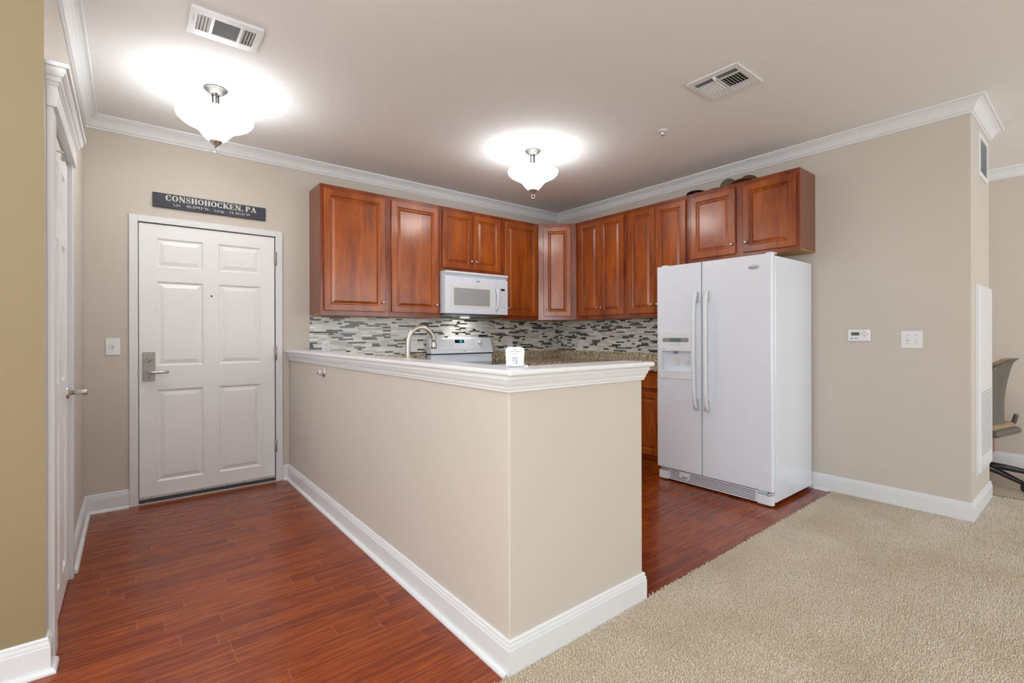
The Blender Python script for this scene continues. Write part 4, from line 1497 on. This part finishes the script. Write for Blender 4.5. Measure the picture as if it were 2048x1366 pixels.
hat((4.140, 2.385, CZ1 + .001), .060, .044, 'capg', 'capk', R_(190), 'flat grey and dark cap, leftmost on top of the cabinet above the refrigerator', bz=.020)
hat((4.145, 2.105, CZ1 + .001), .080, .084, 'capc', 'capc', R_(95), 'rumpled camouflage cap, middle one on top of the cabinet above the refrigerator', .9)
hat((4.150, 1.935, CZ1 + .001), .082, .070, 'capb', 'capb', R_(180), 'plain brown cap, rightmost on top of the cabinet above the refrigerator')

# ================================================================== OFFICE
t = thing('chair_mat', 'thin clear plastic mat under the office chair', 'chair mat', (5.75, 1.1, .012))
obj('sheet', B((5.19, 6.38, .05, 2.2, .014, .017)), 'matp', t)
cc = (5.72, .71, 0)
ch = thing('office_chair', 'grey and tan office chair on a black star base beside the pillar', 'office chair', cc, R_(-12))
hub = obj('gas_lift', lathe([(.030, .09), (.030, .20), (.018, .20), (.018, .40), (.05, .41), (.05, .43), (.0001, .43)], (0, 0, 0), 20), 'cblack', ch, smooth=True, local=True)
for k in range(5):
    a = R_(228 + 12 + k * 72)
    e_ = Vector((math.cos(a), math.sin(a), 0))
    lg = obj('leg', tube([e_ * .02 + Vector((0, 0, .13)), e_ * .18 + Vector((0, 0, .115)), e_ * .38 + Vector((0, 0, .078)), e_ * .42 + Vector((0, 0, .075))], [.032, .026, .018, .016], 8), 'cblack', ch, smooth=True, local=True)
    p = e_ * .415
    side = Vector((-e_.y, e_.x, 0))
    obj('caster', tube([p + side * -.024 + Vector((0, 0, .047)), p + side * .024 + Vector((0, 0, .047))], .030, 18), 'cblack', lg, local=True)
seat = B((-.215, .215, -.17, .25, .445, .50))
obj('seat', seat, 'fabric', ch, bevel=.03, seg=4, local=True)
obj('seat_pan', B((-.235, .235, -.205, .22, .405, .462)), 'shell', ch, bevel=.026, seg=4, local=True)


def back_shell(off, th, w0, mi):
    bm = bmesh.new()
    NU, NV = 20, 34
    G = []
    for j in range(NV + 1):
        u_ = j / NV
        z = .44 + .61 * u_
        y = -.165 + .03 * math.sin(math.pi * u_ * .9) - .07 * u_ ** 1.6 - (.03 if u_ > .94 else 0) * (u_ - .94) / .06
        ww = w0 * (.62 + .42 * math.sin(math.pi * min(1, .12 + u_ * .80))) * (1 if u_ < .9 else 1 - .25 * ((u_ - .9) / .1) ** 2)
        row = []
        for i in range(NU + 1):
            s_ = -1 + 2 * i / NU
            row.append((s_ * ww, y + off + .11 * s_ * s_, z - .13 * u_ ** 3 * s_ ** 4))
        G.append(row)
    f0 = [[bm.verts.new(p) for p in r] for r in G]
    f1 = [[bm.verts.new((p[0], p[1] + th, p[2])) for p in r] for r in G]
    for j in range(NV):
        for i in range(NU):
            bm.faces.new([f0[j][i], f0[j][i + 1], f0[j + 1][i + 1], f0[j + 1][i]])
            bm.faces.new([f1[j][i], f1[j + 1][i], f1[j + 1][i + 1], f1[j][i + 1]])
    for j in range(NV):
        for i in (0, NU):
            bm.faces.new([f0[j][i], f0[j + 1][i], f1[j + 1][i], f1[j][i]])
    for i in range(NU):
        for j in (0, NV):
            bm.faces.new([f0[j][i], f0[j][i + 1], f1[j][i + 1], f1[j][i]])
    return bm


obj('backrest_shell', back_shell(0, .010, .235, 0), 'shell', ch, smooth=True, local=True)
obj('backrest_cushion', back_shell(.011, .050, .228, 0), 'fabric', ch, smooth=True, local=True)
for s_ in (-1, 1):
    obj('armrest', tube(smooth_path([(s_ * .22, -.17, .56), (s_ * .25, -.14, .46), (s_ * .27, 0, .43), (s_ * .27, .12, .47), (s_ * .27, .14, .62), (s_ * .27, .05, .655)]), .017, 10), 'shell', ch, smooth=True, local=True)

t = thing('filing_cabinet', 'reddish wooden cabinet with metal pull behind the office chair', 'cabinet', (6.17, 1.05, 0))
obj('body', B((6.13, 6.42, .685, 1.45, .13, .74)), 'oak', t, bevel=.004)
for x in (6.14, 6.37):
    for y in (.70, 1.39):
        obj('leg', B((x, x + .04, y, y + .04, .017, .13)), 'oak', t)
lf = panelled(.33, .24, .014, [(.035, .295, .035, .205)], [(.004, .004), (.02, .001)], .004)
dr = obj('drawer', place(lf, (6.116, 1.03, .16), R_(-90)), 'oak', t)
lf = panelled(.33, .24, .014, [(.035, .295, .035, .205)], [(.004, .004), (.02, .001)], .004)
dr = obj('drawer', place(lf, (6.116, 1.03, .42), R_(-90)), 'oak', t)
obj('pull', tube([(5.976, .75, .30), (5.945, .75, .30), (5.945, .665, .30), (5.976, .665, .30)], .006, 8), 'nickel', t, smooth=True) if False else obj('pull', tube([(6.17, .683, .305), (6.17, .650, .305), (6.30, .650, .305), (6.30, .683, .305)], .006, 8), 'nickel', t, smooth=True)

# thumb turn was built flat at z=0: lift and tilt it into place
o = [x for x in bpy.data.objects if x.name.startswith('thumb_turn') and 'rose' not in x.name][0]
c0 = Vector((.116, YA, 1.075))
for vtx in o.data.vertices:
    p = WORLD[lock.name] @ vtx.co
    q_ = Matrix.Rotation(R_(-28), 3, 'Y') @ Vector((p.x - .116, 0, p.z))
    vtx.co = WORLD[lock.name].inverted() @ Vector((.116 + q_.x, p.y, 1.075 + q_.z))

SC.cycles.use_denoising = True
